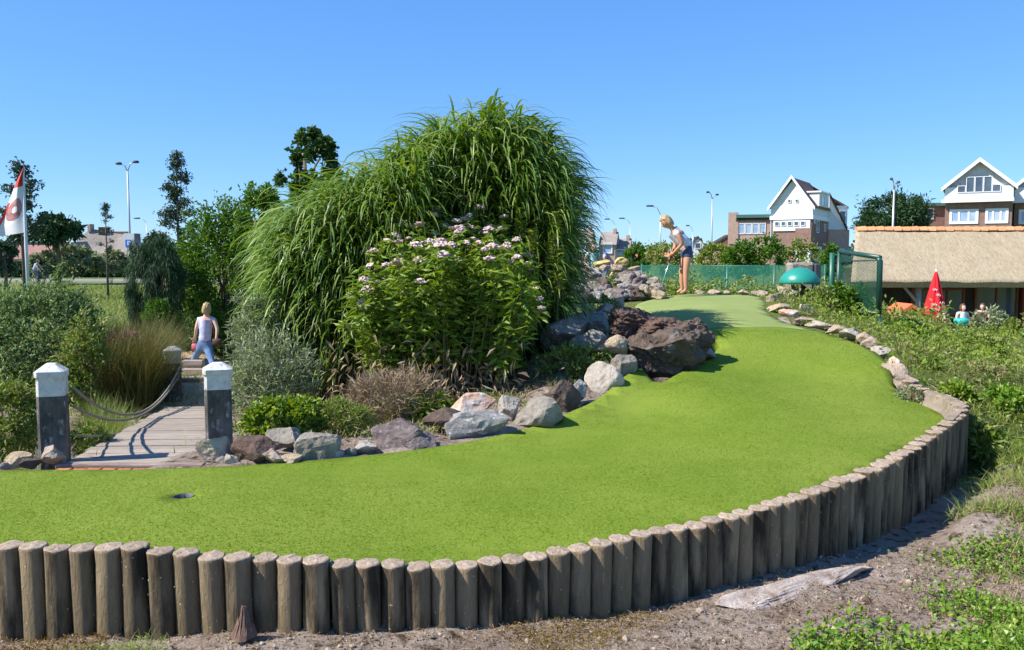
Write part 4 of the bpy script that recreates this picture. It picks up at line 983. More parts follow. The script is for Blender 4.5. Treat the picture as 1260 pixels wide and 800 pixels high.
def head_mesh(c, face, up, s=1.0):
    """head with nose, brow, chin, ears; c centre, face dir, up dir"""
    f = Vector(face).normalized(); u = (Vector(up) - f * Vector(up).dot(f)).normalized(); sd = u.cross(f)
    M = Matrix((sd, f, u)).transposed().to_4x4(); M.translation = c
    bm = bmesh.new(); bmesh.ops.create_icosphere(bm, subdivisions=4, radius=1)
    for v in bm.verts:
        x, y, z = v.co; v.co = Vector((x * .074 * (1 - .22 * max(0, -z)), y * .095 - .012 * max(0, -z) * (y < 0), z * .118))
        y2 = v.co.y
        if y > .3:
            v.co.y += .022 * math.exp(-((x / .16) ** 2 + ((z + .12) / .2) ** 2)) - .008 * (math.exp(-(((abs(x) - .38) / .18) ** 2 + ((z - .06) / .13) ** 2))) + .007 * math.exp(-((x / .35) ** 2 + ((z + .5) / .08) ** 2)) + .010 * math.exp(-((x / .3) ** 2 + ((z + .85) / .15) ** 2))
    for sg in (-1, 1):
        r = bmesh.ops.create_icosphere(bm, subdivisions=2, radius=1)['verts']
        bmesh.ops.transform(bm, matrix=Matrix.Translation((sg * .076, -.005, -.01)) @ Matrix.Diagonal((.008, .018, .030, 1)), verts=r)
    bmesh.ops.scale(bm, vec=(s, s, s), verts=bm.verts); bmesh.ops.transform(bm, matrix=M, verts=bm.verts)
    me = bpy.data.meshes.new('head'); bm.to_mesh(me); bm.free()
    return me, M, s
def person(label, J, face, cols, hairlen=.10, group=None, hatch=None, skin=None, parts=('shirt', 'trousers'), shorts=False, sleeve=.35, pose=None, hair=None, sc=1.0, grip=None, shoes=True):
    """J: pelvis, chest, neck, head, sh/el/ha L R, hip/kn/an L R (+ toe)"""
    base = Vector(((J['anL'].x + J['anR'].x) / 2, (J['anL'].y + J['anR'].y) / 2, min(J['anL'].z, J['anR'].z) - .07 * sc)); t = thing('person', base, label, 'person', group)
    for s in 'LR':
        J['wr' + s] = J['el' + s].lerp(J['ha' + s], .78)
    J['uc'] = (J['shL'] + J['shR']) / 2 - (J['neck'] - J['chest']).normalized() * .02 * sc
    sk = skin or M_skin
    waist = J['pelvis'].lerp(J['chest'], .5); JJ = {'pelvis': J['pelvis'], 'waist': waist, 'chest': J['chest'], 'uc': J['uc'], 'neck': J['neck'], 'skull': J['neck'].lerp(J['head'], .6)}
    E = [('pelvis', 'waist'), ('waist', 'chest'), ('chest', 'uc'), ('uc', 'neck'), ('neck', 'skull')]; rd = {'pelvis': .135, 'waist': .105, 'chest': .12, 'uc': .085, 'neck': .052, 'skull': .05}
    for s in 'LR':
        for k in ('sh', 'el', 'wr', 'ha', 'hip', 'kn', 'an', 'toe'): JJ[k + s] = J[k + s]
        E += [('uc', 'sh' + s), ('sh' + s, 'el' + s), ('el' + s, 'wr' + s), ('wr' + s, 'ha' + s), ('pelvis', 'hip' + s), ('hip' + s, 'kn' + s), ('kn' + s, 'an' + s), ('an' + s, 'toe' + s)]
        rd.update({'sh' + s: .056, 'el' + s: .040, 'wr' + s: .025, 'ha' + s: .032, 'hip' + s: .088, 'kn' + s: .056, 'an' + s: .036, 'toe' + s: .030})
        JJ['calf' + s] = J['kn' + s].lerp(J['an' + s], .35); rd['calf' + s] = .054
        E.remove(('kn' + s, 'an' + s)); E += [('kn' + s, 'calf' + s), ('calf' + s, 'an' + s)]
    rd = {k: (v[0] * sc, v[1] * sc) if isinstance(v, tuple) else v * sc for k, v in rd.items()}
    ms = [skinmesh(JJ, E, rd)]
    hm, M, _ = head_mesh(J['head'], face, J['head'] - J['neck'], sc); ms.append(hm)
    # hands: palm is the skin end, five fingers each
    for s in 'LR':
        h = J['ha' + s]; d = (h - J['wr' + s]).normalized(); side = d.cross(Vector((0, 0, 1)))
        side = side.normalized() if side.length > .05 else Vector((0, 1, 0)); nrm_ = d.cross(side).normalized()
        curl = grip or .5
        for k in range(5):
            fj = {}; 
            if k < 4:
                p = h + side * (k - 1.5) * .018 * sc + d * .008 * sc; dd = d.copy(); L_ = (.030, .034, .032, .025)[k] * sc
            else:
                p = h - d * .02 * sc - side * .028 * sc; dd = (d * .6 - side * .8).normalized(); L_ = .026 * sc
            fj['a'] = p
            for q, nm in enumerate('bcd'):
                p = p + dd * L_; L_ *= .8; fj[nm] = p; dd = (dd + nrm_ * curl * (1 if k < 4 else .4)).normalized()
            ms.append(skinmesh(fj, [('a', 'b'), ('b', 'c'), ('c', 'd')], {q: .0095 * sc for q in 'abcd'}, 1))
    body = merge('body', ms); body.transform(Matrix.Translation(-base)); link('body', body, sk, t)
    # eyes, lips
    bm = bmesh.new()
    for sg in (-1, 1):
        r = bmesh.ops.create_icosphere(bm, subdivisions=2, radius=.009)['verts']; bmesh.ops.translate(bm, verts=r, vec=(sg * .029, .083, .006))
    bmesh.ops.scale(bm, vec=(sc,) * 3, verts=bm.verts); bmesh.ops.transform(bm, matrix=Matrix.Translation(-base) @ M, verts=bm.verts); bmdone(bm, 'eyes', M_eye, t, True)
    bm = bmesh.new(); r = bmesh.ops.create_icosphere(bm, subdivisions=2, radius=1)['verts']; bmesh.ops.transform(bm, matrix=Matrix.Translation((0, .090, -.058)) @ Matrix.Diagonal((.022, .008, .006, 1)), verts=r)
    bmesh.ops.scale(bm, vec=(sc,) * 3, verts=bm.verts); bmesh.ops.transform(bm, matrix=Matrix.Translation(-base) @ M, verts=bm.verts); bmdone(bm, 'mouth', M_lip, t, True)
    # hair: shell over skull with a bob
    bm = bmesh.new(); bmesh.ops.create_icosphere(bm, subdivisions=4, radius=1)
    dele = [v for v in bm.verts if (v.co.y > .42 and v.co.z < .52) or v.co.z < -.75]
    bmesh.ops.delete(bm, geom=dele, context='VERTS')
    for v in bm.verts:
        x, y, z = v.co; q = 1 + .16 * noise.noise(Vector((x * 4, y * 4, z * 1.5))) + .06 * noise.noise(Vector((x * 14, y * 14, z * 3)))
        v.co = Vector((x * .090 * q, y * .108 * q - .010, z * .130 * q + .008))
        if z < 0: v.co.z -= hairlen * (-z); v.co.x *= 1.06
    r = bmesh.ops.solidify(bm, geom=list(bm.faces), thickness=.012)
    bmesh.ops.scale(bm, vec=(sc,) * 3, verts=bm.verts); bmesh.ops.transform(bm, matrix=Matrix.Translation(-base) @ M, verts=bm.verts); bmdone(bm, 'hair', hair or M_hair, t, True)
    # shirt
    up = (J['neck'] - J['chest'])
    SJ = {'chest': J['chest'], 'uc': J['uc'], 'waist': waist, 'hem': J['pelvis'].lerp(waist, -.02), 'col': J['neck'].lerp(J['uc'], .5)}
    SE = [('chest', 'waist'), ('waist', 'hem'), ('chest', 'uc'), ('uc', 'col')]; SR = {'chest': .137, 'uc': .100, 'waist': .124, 'hem': .158, 'col': .066}
    for s in 'LR':
        SJ['sh' + s] = J['sh' + s]; SJ['sl' + s] = J['sh' + s].lerp(J['el' + s], sleeve); SE += [('uc', 'sh' + s), ('sh' + s, 'sl' + s)]; SR['sh' + s] = .058; SR['sl' + s] = .054
    m = skinmesh(SJ, SE, {k: v * sc for k, v in SR.items()}); m.transform(Matrix.Translation(-base)); link('shirt', m, cols[0], t)
    SJ = {'pel': J['pelvis'], 'wb': J['pelvis'].lerp(waist, .8)}; SE = [('pel', 'wb')]; SR = {'pel': .156, 'wb': .134}
    for s in 'LR':
        SJ['hip' + s] = J['hip' + s]; SE += [('pel', 'hip' + s)]; SR['hip' + s] = .104
        if shorts: SJ['th' + s] = J['hip' + s].lerp(J['kn' + s], .38); SE += [('hip' + s, 'th' + s)]; SR['th' + s] = .092
        else:
            SJ['kn' + s] = J['kn' + s]; SJ['cu' + s] = J['kn' + s].lerp(J['an' + s], .82); SE += [('hip' + s, 'kn' + s), ('kn' + s, 'cu' + s)]; SR['kn' + s] = .070; SR['cu' + s] = .058
    m = skinmesh(SJ, SE, {k: v * sc for k, v in SR.items()}); m.transform(Matrix.Translation(-base)); link('shorts' if shorts else 'trousers', m, cols[1], t)
    if shoes:
        for s in 'LR':
            a, b_ = J['an' + s], J['toe' + s]; m = skinmesh({'a': a + Vector((0, 0, -.035 * sc)), 'm': a.lerp(b_, .5), 'b': b_}, [('a', 'm'), ('m', 'b')], {'a': .046 * sc, 'm': .044 * sc, 'b': .038 * sc}, 1); m.transform(Matrix.Translation(-base)); link('shoe', m, cols[2], t)
    return t
M_tee = mat('tee_white', (.70, .70, .75), (.55, .56, .66), scale=9, rough=.85)
M_denim = mat('denim_dark', (.045, .065, .13), (.07, .10, .18), scale=20, rough=.9)
M_jeans = mat('jeans_blue', (.10, .18, .34), (.16, .26, .42), scale=14, rough=.9)
M_tan = mat('sandal_tan', (.40, .22, .14), rough=.7)
Yw = 15.75
def WQ(px, py, dy=0): return U(px, py, Yw + dy)
J = {'pelvis': WQ(847, 308), 'chest': WQ(835.5, 290), 'neck': WQ(828, 282), 'head': WQ(820, 273.5),
     'shL': WQ(833, 287, -.17), 'shR': WQ(830, 287, .17), 'elL': WQ(840, 300, -.20), 'elR': WQ(831, 302, .15), 'haL': WQ(826.5, 313.5, -.04), 'haR': WQ(825.5, 316.5, .02),
     'hipL': WQ(847, 312, -.09), 'hipR': WQ(844, 312, .10), 'knL': WQ(844, 334, -.11), 'knR': WQ(839, 334, .12), 'anL': WQ(844, 357.5, -.11), 'anR': WQ(839.5, 357, .12), 'toeL': WQ(837, 361, -.12), 'toeR': WQ(832.5, 360, .12)}
person('blonde woman in pale top and denim shorts bending over her putter', J, (-.75, -.15, -.62), (M_tee, M_denim, M_tan), hairlen=.05, shorts=True, sleeve=.25, grip=.9, shoes=False)
pt = WQ(826, 315, -.01); pe = WQ(809, 359, -.1); pz = float(Ht(pe.x, pe.y)[0]); pe.z = pz + .02
put = thing('putter', pe, 'thin steel golf putter held by the blonde woman', 'golf club')
bm = bmesh.new(); top = pt + (pt - pe).normalized() * .10; tube(bm, [Vector((0, 0, 0)), top - pe], .006, 8); bmdone(bm, 'shaft', mat('steel', (.7, .7, .72), rough=.25, metal=.8), put, True)
bm = bmesh.new(); tube(bm, [pt.lerp(top, -1.3) - pe, top + (top - pt) * .4 - pe], .013, 8); bmdone(bm, 'grip', M_eye, put, True)
bm = bmesh.new(); box(bm, (0, -.03, .005), (.03, .12, .03), bev=.006); bmdone(bm, 'club_head', M_lampd, put)
bm = bmesh.new(); bmesh.ops.create_icosphere(bm, subdivisions=3, radius=.0215); tag(bmdone(bm, 'golf_ball', M_white, smooth=True, loc=pe + Vector((-.06, -.05, .003))), 'white golf ball at the head of the putter', 'golf ball')
# girl walking away
Yw = 16.0
J = {'pelvis': WQ(251.5, 423), 'chest': WQ(253.5, 401), 'neck': WQ(254, 389), 'head': WQ(254.5, 380),
     'shL': WQ(245, 392.5), 'shR': WQ(263, 392.5), 'elL': WQ(241.5, 405, -.05), 'elR': WQ(267.5, 405, -.05), 'haL': WQ(239.5, 417, .03), 'haR': WQ(266, 418, -.1),
     'hipL': WQ(247.5, 427), 'hipR': WQ(255.5, 427), 'knL': WQ(240, 440, .22), 'knR': WQ(260, 443, -.14), 'anL': WQ(230, 456, .20), 'anR': WQ(265, 460, -.35), 'toeL': WQ(225.5, 459, .30), 'toeR': WQ(263, 465, -.22)}
person('fair-haired girl in lilac top and blue jeans walking away on the path', J, (.1, 1, -.05), (mat('tee_lilac', (.62, .62, .76), (.42, .40, .66), scale=14, rough=.9), M_jeans, M_tan), hairlen=.03, skin=M_skinl, sc=.88)
hb = WQ(240, 427, .03); bagt = thing('handbag', hb, 'small red handbag carried in the girl\'s left hand', 'bag')
bm = bmesh.new(); box(bm, (0, 0, 0), (.13, .06, .13), bev=.025); bmdone(bm, 'pouch', mat('red_bag', (.62, .06, .10), (.7, .2, .22), scale=20, rough=.6), bagt, True)
bm = bmesh.new(); tube(bm, [(-.05, 0, .05), (-.03, 0, .12), (0, 0, .15), (.03, 0, .12), (.05, 0, .05)], .007, 6); bmdone(bm, 'handle', MATS['red_bag'], bagt, True)
sb = WQ(267, 421, -.14); bt = thing('shoulder_bag', sb, 'dark brown bag hanging at the girl\'s right hip', 'bag')
bm = bmesh.new(); box(bm, (0, 0, 0), (.17, .07, .13), bev=.025); bmdone(bm, 'pouch', mat('brown_bag', (.08, .04, .03), rough=.6), bt, True)
bm = bmesh.new(); tube(bm, [Vector((-.05, 0, .05)), WQ(263, 405, -.17) - sb, WQ(258, 391, -.10) - sb], .009, 6); bmdone(bm, 'strap', MATS['brown_bag'], bt, True)
def standing(px, pyh, Y, label, cols, rz=0, sc=1.0, hair=None, face=(0, -1, 0), group=None, sit=False):
    h = U(px, pyh, Y); z0 = h.z - 1.56 * sc; o = Vector((h.x, Y, z0)); c, s = math.cos(rz), math.sin(rz)
    def q(x, y, z): return o + Vector((x * c - y * s, x * s + y * c, z)) * sc
    J = {'pelvis': q(0, 0, .95), 'chest': q(0, 0, 1.27), 'neck': q(0, 0, 1.44), 'head': q(0, -.02, 1.57), 'shL': q(.18, 0, 1.39), 'shR': q(-.18, 0, 1.39), 'elL': q(.25, -.02, 1.13), 'elR': q(-.25, -.02, 1.13),
         'haL': q(.18, -.22, .98), 'haR': q(-.18, -.22, .98), 'hipL': q(.09, 0, .90), 'hipR': q(-.09, 0, .90), 'knL': q(.10, -.02, .49), 'knR': q(-.10, -.02, .49), 'anL': q(.11, 0, .08), 'anR': q(-.11, 0, .08), 'toeL': q(.12, -.13, .035), 'toeR': q(-.12, -.13, .035)}
    if sit:
        for k, v in {'pelvis': (0, 0, .95 - .0), 'knL': (.10, -.42, .93), 'knR': (-.10, -.42, .93), 'anL': (.10, -.45, .50), 'anR': (-.10, -.45, .50), 'toeL': (.10, -.58, .455), 'toeR': (-.10, -.58, .455)}.items(): J[k] = q(*v)
    return person(label, J, (math.sin(rz), -math.cos(rz), 0), cols, hairlen=.06, hair=hair, sc=sc, skin=M_skinl, group=group)
M_gshirt = mat('green_shirt', (.05, .42, .25), (.55, .75, .66), scale=5, rough=.8, fac=(.48, .52)); M_pink = mat('pink_cloth', (.75, .38, .42), rough=.9)
standing(729, 305, 19.0, 'person in green and white top behind the far rock heap', (M_gshirt, M_pink, M_tan), rz=.5, sc=.82, hair=M_hairb)
bl = U(745, 314, 19.4); o = thing('child_cap_person', bl, 'x', 'x') if False else None
standing(745, 316.5, 19.6, 'person with blue cap half hidden behind the far rock heap', (mat('blue_shirt', (.10, .16, .5), rough=.8), M_denim, M_tan), rz=-.3, sc=.75, hair=mat('blue_cap', (.12, .20, .62), rough=.7))

# ---------------------------------------------------------------- nets, frame, mushroom lamp
def net(name, P00, P10, P11, P01, nu, nv, rad, m, parent, org):
    """knotted mesh net: diagonal strands as thin flat strips (real holes)"""
    V = []; Fq = []
    def pt(u, v): return (P00 * (1 - u) * (1 - v) + P10 * u * (1 - v) + P11 * u * v + P01 * (1 - u) * v)
    nrm_ = (P10 - P00).cross(P01 - P00).normalized()
    def strand(a, b):
        d = (b - a).normalized(); s = d.cross(nrm_) * rad; k = len(V); V.extend([a - s - nrm_ * rad * 0, b - s, b + s, a + s]); Fq.append((k, k + 1, k + 2, k + 3))
    for i in range(-nv, nu + 1):
        for sgn in (0, 1):
            # line u*nu = i + v*nv
            ts = [(max(0, -i) / nv), min(1, (nu - i) / nv)]
            if ts[1] <= ts[0]: continue
            a_, b_ = [((i + t_ * nv) / nu, t_) for t_ in ts]
            if sgn: a_, b_ = (1 - a_[0], a_[1]), (1 - b_[0], b_[1])
            strand(pt(*a_), pt(*b_))
    V = [v - org for v in V]
    o = link(name, npmesh(name, V, Fq), m, parent); return o
fz = U(790, 327, 20); fe = U(1016, 327, 17.5)
fen = thing('mesh_fence', (fz.x, 20, gz(fz.x, 20)), 'low green mesh fence behind the upper green', 'fence')
fo = Vector(fen.location); nF = 4
for i in range(nF):
    a = fz.lerp(fe, i / nF); b = fz.lerp(fe, (i + 1) / nF); dn = Vector((0, 0, -1.05))
    nu = 46
    net('net', a + dn, b + dn, b, a, nu, int(nu * 1.05 / (b - a).length), .0034, M_net, fen, fo)
for i in range(nF + 1):
    a = fz.lerp(fe, i / nF); bm = bmesh.new(); tube(bm, [a + Vector((0, .03, -1.4)) - fo, a + Vector((0, .03, .03)) - fo], .028, 8); bmdone(bm, 'fence_post', M_green, fen, True)
bm = bmesh.new(); tube(bm, [fz + Vector((0, .02, 0)) - fo, fe + Vector((0, .02, 0)) - fo], .012, 6); bmdone(bm, 'top_wire', M_green, fen, True)
bm = bmesh.new(); tube(bm, [fz + Vector((0, .02, -1.05)) - fo, fe + Vector((0, .02, -1.05)) - fo], .012, 6); bmdone(bm, 'bottom_wire', M_green, fen, True)
# dark windbreak cloth behind: translucent green mesh cloth reads as fine strips
# frame (gate-like goal)
ga = U(1022, 384, 14.4); gt = U(1024, 311, 14.4); gb_ = U(1081, 388, 12.9); gtb = U(1083, 317, 12.9)
fr = thing('net_frame', ga, 'dark green metal frame with a mesh panel standing on the right bank', 'net frame'); g0 = Vector(ga)
bm = bmesh.new(); tube(bm, [ga - g0 + Vector((0, 0, -.2)), gt - g0], .045, 8); bmdone(bm, 'frame_post', M_green, fr, True)
q = U(1031, 372, 14.3); q2 = U(1033, 309, 14.3); bm = bmesh.new(); tube(bm, [q - g0 + Vector((0, 0, -.4)), q2 - g0], .04, 8); bmdone(bm, 'frame_post', M_dkgreen, fr, True)
bm = bmesh.new(); tube(bm, [gb_ - g0, gtb - g0 + Vector((0, 0, -.05)), gtb - g0 + Vector((-.03, .02, -.01))], .045, 8); bmdone(bm, 'frame_post', M_dkgreen, fr, True)
bm = bmesh.new(); tube(bm, [q2 - g0, gtb - g0], .036, 8); bmdone(bm, 'top_bar', M_dkgreen, fr, True)
bq = U(1033, 382, 14.2); bm = bmesh.new(); tube(bm, [bq - g0, gb_ - g0 + Vector((0, 0, .03))], .025, 8); bmdone(bm, 'bottom_bar', M_dkgreen, fr, True)
bm = bmesh.new(); lg = U(1086, 403, 12.7); lg.z = min(lg.z, gz(lg.x, lg.y)); tube(bm, [gb_ - g0, lg - g0], .030, 8); bmdone(bm, 'leg', M_dkgreen, fr, True)
bm = bmesh.new(); tube(bm, [U(1033, 322, 14.2) - g0, U(1081, 320, 12.95) - g0], .012, 6); bmdone(bm, 'cross_bar', M_dkgreen, fr, True)
net('net', bq, gb_, gtb, q2, 30, 17, .0045, mat('dark_net', (.012, .08, .05), rough=.7), fr, g0)
# mushroom lamp
lp = U(984, 344, 13.7); gl = gz(lp.x, lp.y)
ml = thing('mushroom_lamp', (lp.x, lp.y, gl), 'green domed mushroom-shaped cover standing on a stone pillar', 'dome cover')
bm = bmesh.new(); prof = [(.31, -.07), (.315, -.03), (.29, .04), (.24, .10), (.17, .15), (.09, .18), (.02, .19)]
lathe(bm, [(.02, -.05), (.28, -.065)] + prof, (0, 0, lp.z - gl), 28); bmdone(bm, 'dome', mat('dome_green', (.02, .25, .19), (.025, .28, .21), scale=4, rough=.35, spec=.5), ml, True)
me = rock_mesh(77, 4, 5, .08); me.materials.append(ROCKM['grey']); o = link('stone_pillar', me, None, ml, (-.10, -.05, (lp.z - gl) * .42)); o.scale = (.09, .10, (lp.z - gl) * .6)
me = rock_mesh(78, 4, 5, .08); me.materials.append(ROCKM['lava']); o = link('stone_pillar', me, None, ml, (.12, .10, (lp.z - gl) * .42)); o.scale = (.08, .10, (lp.z - gl) * .6)
c_ = U(984, 328, 15.0); gcc = gz(c_.x, c_.y); st = thing('stone_stump', (c_.x, c_.y, gcc), 'grey stone stump with dark end behind the green dome', 'stone')
bm = bmesh.new(); box(bm, (0, 0, (c_.z - gcc) / 2), (.42, .3, (c_.z - gcc) + .14), bev=.04); bmesh.ops.subdivide_edges(bm, edges=bm.edges, cuts=3)
for v in bm.verts: v.co += Vector((1, 1, 1)) * .03 * noise.noise(v.co * 6)
bmdone(bm, 'block', ROCKM['grey'], st); bm = bmesh.new(); box(bm, (.26, -.02, (c_.z - gcc) / 2), (.11, .32, (c_.z - gcc) + .10), bev=.02); bmdone(bm, 'dark_block', M_lampd, st)
shr('frame_plant', 'dark broad-leaved plant inside the foot of the green frame', 'plant', 1022, 1066, 350, 396, 13.7, 1800, .14, .05, L_tree, nc=30, upb=.7)
shr('frame_plant', 'weedy plant between the dome lamp and green frame', 'plant', 985, 1024, 355, 398, 13.3, 1500, .10, .03, L_weed, nc=30, upb=.9)
shr('terrace_bush', 'silvery bush at the right edge in front of the terrace', 'bush', 1196, 1240, 384, 430, 17.5, 3200, .12, .03, L_grey, nc=50, upb=.6)
shr('terrace_bush', 'green bush at the far right edge of the picture', 'bush', 1235, 1290, 390, 455, 15.5, 4000, .10, .04, L_weed, nc=60, upb=.6)
shr('bank_bush', 'leafy mound of weeds right of the green frame leg', 'bush', 1090, 1150, 396, 428, 14.0, 5000, .10, .035, L_weed, nc=80, upb=.7)
shr('bank_bush', 'long low weed mound below the red parasol', 'bush', 1140, 1230, 412, 440, 13.0, 5000, .09, .035, L_weed, nc=80, upb=.7)
for i_, (a_, b_, tp, bt, Y_, m_, lb_) in enumerate([(1090, 1118, 422, 446, 10.2, L_yel, 'bright yellow-green weed just above the reddish edging stone'), (1128, 1162, 440, 470, 9.3, L_ivy, 'lush green weed behind the end of the palisade'), (1165, 1200, 470, 505, 8.3, L_bush, 'dark green weed right of the wall corner'),
  (1195, 1235, 452, 480, 9.2, L_dry, 'brown dried weed on the middle of the right bank'), (1218, 1262, 478, 520, 8.0, L_ivy, 'bright broad weed at the right picture edge'), (1100, 1135, 398, 420, 12.0, L_ivy, 'green weed below the leg of the green frame'),
  (1160, 1190, 428, 448, 11.0, L_yel, 'yellow-green weed halfway up the right bank'), (1205, 1240, 428, 450, 11.5, L_bush, 'dark weed under the silvery terrace bush'), (1190, 1225, 520, 575, 7.3, L_weed, 'tall grassy weed on the shaded right foot of the wall')]):
    shr('bank_weed', lb_, 'weeds', a_, b_, tp, bt, Y_, 700, .09, .04, m_, nc=18, upb=.8, cs=.35, shell=.2, stems=8)
shr('white_leaf_weed', 'pale small weed in the turf corner beside the wall', 'weeds', 1106, 1132, 478, 496, 8.0, 300, .06, .012, L_grey, nc=10, upb=.8)

# ---------------------------------------------------------------- buildings
M_glass = mat('window_glass', (.05, .07, .10), (.10, .13, .17), scale=.6, rough=.08, spec=.8)
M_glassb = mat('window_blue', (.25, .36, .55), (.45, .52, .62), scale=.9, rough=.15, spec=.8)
M_brick = mat('brick_red', (.21, .125, .10), (.29, .185, .15), scale=3, rough=.95, bump=.3, bscale=8)
M_brickp = mat('brick_pale', (.42, .27, .21), (.50, .35, .28), scale=3, rough=.95)
M_tile = mat('roof_tile', (.17, .09, .06), (.26, .15, .10), scale=2, rough=.9, stretch=(1, 1, 4))
M_tileo = mat('ridge_tile', (.52, .20, .09), (.62, .30, .15), scale=8, rough=.85, rnd=.15)
M_thatch = mat('thatch', (.38, .30, .185), (.46, .375, .245), scale=3, rough=1, bump=.7, bscale=9, c3=(.31, .24, .15), c3fac=(.54, .75), c3scale=6, stretch=(1.4, .6, .6), bdist=.10)
M_thgrey = mat('thatch_grey', (.26, .22, .185), (.36, .31, .27), scale=.6, rough=1, bump=.6, bscale=3, bdist=.2)
M_frame = mat('frame_white', (.78, .78, .77), rough=.5)
M_dark = mat('dark_wood', (.035, .025, .02), (.06, .045, .035), scale=3, rough=.8)
M_redw = mat('redbrown_wood', (.24, .06, .035), rough=.6)
class B:
    """building in a local frame: origin o, u to the right along the front, v away from it"""
    def __init__(s, name, o, u, label, cat='house', group=None):
        s.o = Vector(o); s.u = Vector((u[0], u[1], 0)).normalized(); s.v = Vector((-s.u.y, s.u.x, 0)); s.t = thing(name, s.o, label, cat, group)
    def p(s, a, b, z): return s.u * a + s.v * b + Vector((0, 0, z))
    def poly(s, nm, prof, b0, b1, m, axis='v', parent=None):
        """extrude a profile [(a,z)] along v from b0 to b1 (or along u if axis=='u')"""
        bm = bmesh.new(); f = (lambda q, b: s.p(q[0], b, q[1])) if axis == 'v' else (lambda q, b: s.p(b, q[0], q[1]))
        A_ = [bm.verts.new(f(q, b0)) for q in prof]; B_ = [bm.verts.new(f(q, b1)) for q in prof]; n = len(prof)
        for i in range(n): bm.faces.new((A_[i], A_[(i + 1) % n], B_[(i + 1) % n], B_[i]))
        bm.faces.new(A_[::-1]); bm.faces.new(B_); bmesh.ops.recalc_face_normals(bm, faces=bm.faces)
        return bmdone(bm, nm, m, parent or s.t)
    def box(s, nm, a0, a1, b0, b1, z0, z1, m, parent=None): return s.poly(nm, [(a0, z0), (a1, z0), (a1, z1), (a0, z1)], b0, b1, m, parent=parent)
    def win(s, face, c, z, w_, h, at_=0, m=None, nx=1, ny=1, fr=.09, fm=None):
        """window on face 'f' (v=at_) or 'r' (u=at_) ; c centre along, z bottom"""
        m = m or M_glass; fm = fm or M_frame; f = None
        def bb(nm, a0, a1, z0, z1, d0, d1, mm, par):
            if face == 'f': return s.poly(nm, [(a0, z0), (a1, z0), (a1, z1), (a0, z1)], at_ - d1, at_ - d0, mm, parent=par)
            return s.poly(nm, [(a0, z0), (a1, z0), (a1, z1), (a0, z1)], at_ + d0, at_ + d1, mm, axis='u', parent=par)
        # frame: ring + mullions in one mesh
        bm = bmesh.new()
        segs = [(c - w_ / 2, c + w_ / 2, z, z + fr), (c - w_ / 2, c + w_ / 2, z + h - fr, z + h), (c - w_ / 2, c - w_ / 2 + fr, z + fr, z + h - fr), (c + w_ / 2 - fr, c + w_ / 2, z + fr, z + h - fr)]
        for i in range(1, nx): x = c - w_ / 2 + w_ * i / nx; segs.append((x - fr / 3, x + fr / 3, z + fr, z + h - fr))
        for i in range(1, ny): y = z + h * i / ny; segs.append((c - w_ / 2 + fr, c + w_ / 2 - fr, y - fr / 3, y + fr / 3))
        for k, (a0, a1, z0, z1) in enumerate(segs):
            d = .08 if k < 4 else .07
            pts = [(a0, z0), (a1, z0), (a1, z1), (a0, z1)]
            if face == 'f': A_ = [bm.verts.new(s.p(a, at_ - d, zz)) for a, zz in pts]; B_ = [bm.verts.new(s.p(a, at_ + .02, zz)) for a, zz in pts]
            else: A_ = [bm.verts.new(s.p(at_ + d, a, zz)) for a, zz in pts]; B_ = [bm.verts.new(s.p(at_ - .02, a, zz)) for a, zz in pts]
            for i in range(4): bm.faces.new((A_[i], A_[(i + 1) % 4], B_[(i + 1) % 4], B_[i]))
            bm.faces.new(A_[::-1])
        bmesh.ops.recalc_face_normals(bm, faces=bm.faces)
        wo_ = bmdone(bm, 'window', fm, s.t); g = bb('pane', c - w_ / 2 + .01, c + w_ / 2 - .01, z + .01, z + h - .01, .01, .03, m, wo_)
    def gable(s, nm, a0, a1, ze, zr, b0, b1, m, th=.18, over=.35, parent=None):
        mid = (a0 + a1) / 2; sl = (zr - ze) / (mid - a0); e0 = a0 - over; ez = ze - over * sl
        return s.poly(nm, [(e0, ez), (mid, zr), (2 * mid - e0, ez), (2 * mid - e0, ez + th), (mid, zr + th * 1.2), (e0, ez + th)], b0 - over, b1 + over, m)

# --- thatched cafe
Yc = 34; zf = -1.5
def zc(py, Y): return U(600, py, Y).z
o = Vector(((1092 - 630) / F * Yc, Yc, zf)); cf = B('thatched_cafe', o, (1, .0), 'long low cafe with a thatched roof and orange ridge tiles', 'cafe')
ze = zc(347, Yc - 1.2) - zf; zr = zc(283, Yc + 3.2) - zf; Lc = 15; x0 = 0.05
# roof: thick thatch, gently waved
bm = bmesh.new(); nu, nv = 90, 14; rows = []
for j in range(nv + 1):
    row = []
    for i in range(nu + 1):
        u_ = i / nu; v_ = j / nv; a = x0 - .1 - 1.9 * (1 - v_) * (1 - u_) + (Lc + 2.2) * u_; b = -1.2 + 4.4 * v_; z = ze + (zr - ze) * v_ + .05 * noise.noise(Vector((a * .7, b * 1.2, 0))) + .03 * noise.noise(Vector((a * 4, b * 4, 2)))
        row.append(bm.verts.new(cf.p(a, b, z)))
    rows.append(row)
for j in range(nv):
    for i in range(nu): bm.faces.new((rows[j][i], rows[j][i + 1], rows[j + 1][i + 1], rows[j + 1][i])).smooth = True
lo = [bm.verts.new(cf.p(x0 - .1 - 1.85 * (1 - i / nu) + (Lc + 2.2) * i / nu, -1.05, ze - .22 + .02 * noise.noise(Vector((i * .9, 0, 0))))) for i in range(nu + 1)]
for i in range(nu): bm.faces.new((lo[i], lo[i + 1], rows[0][i + 1], rows[0][i]))
lb = [bm.verts.new(cf.p(x0 - .1 + (Lc + 2.2) * i / nu, 3.2, zr - .35)) for i in range(nu + 1)]
for i in range(nu): bm.faces.new((lb[i], lb[i + 1], lo[i + 1], lo[i]))
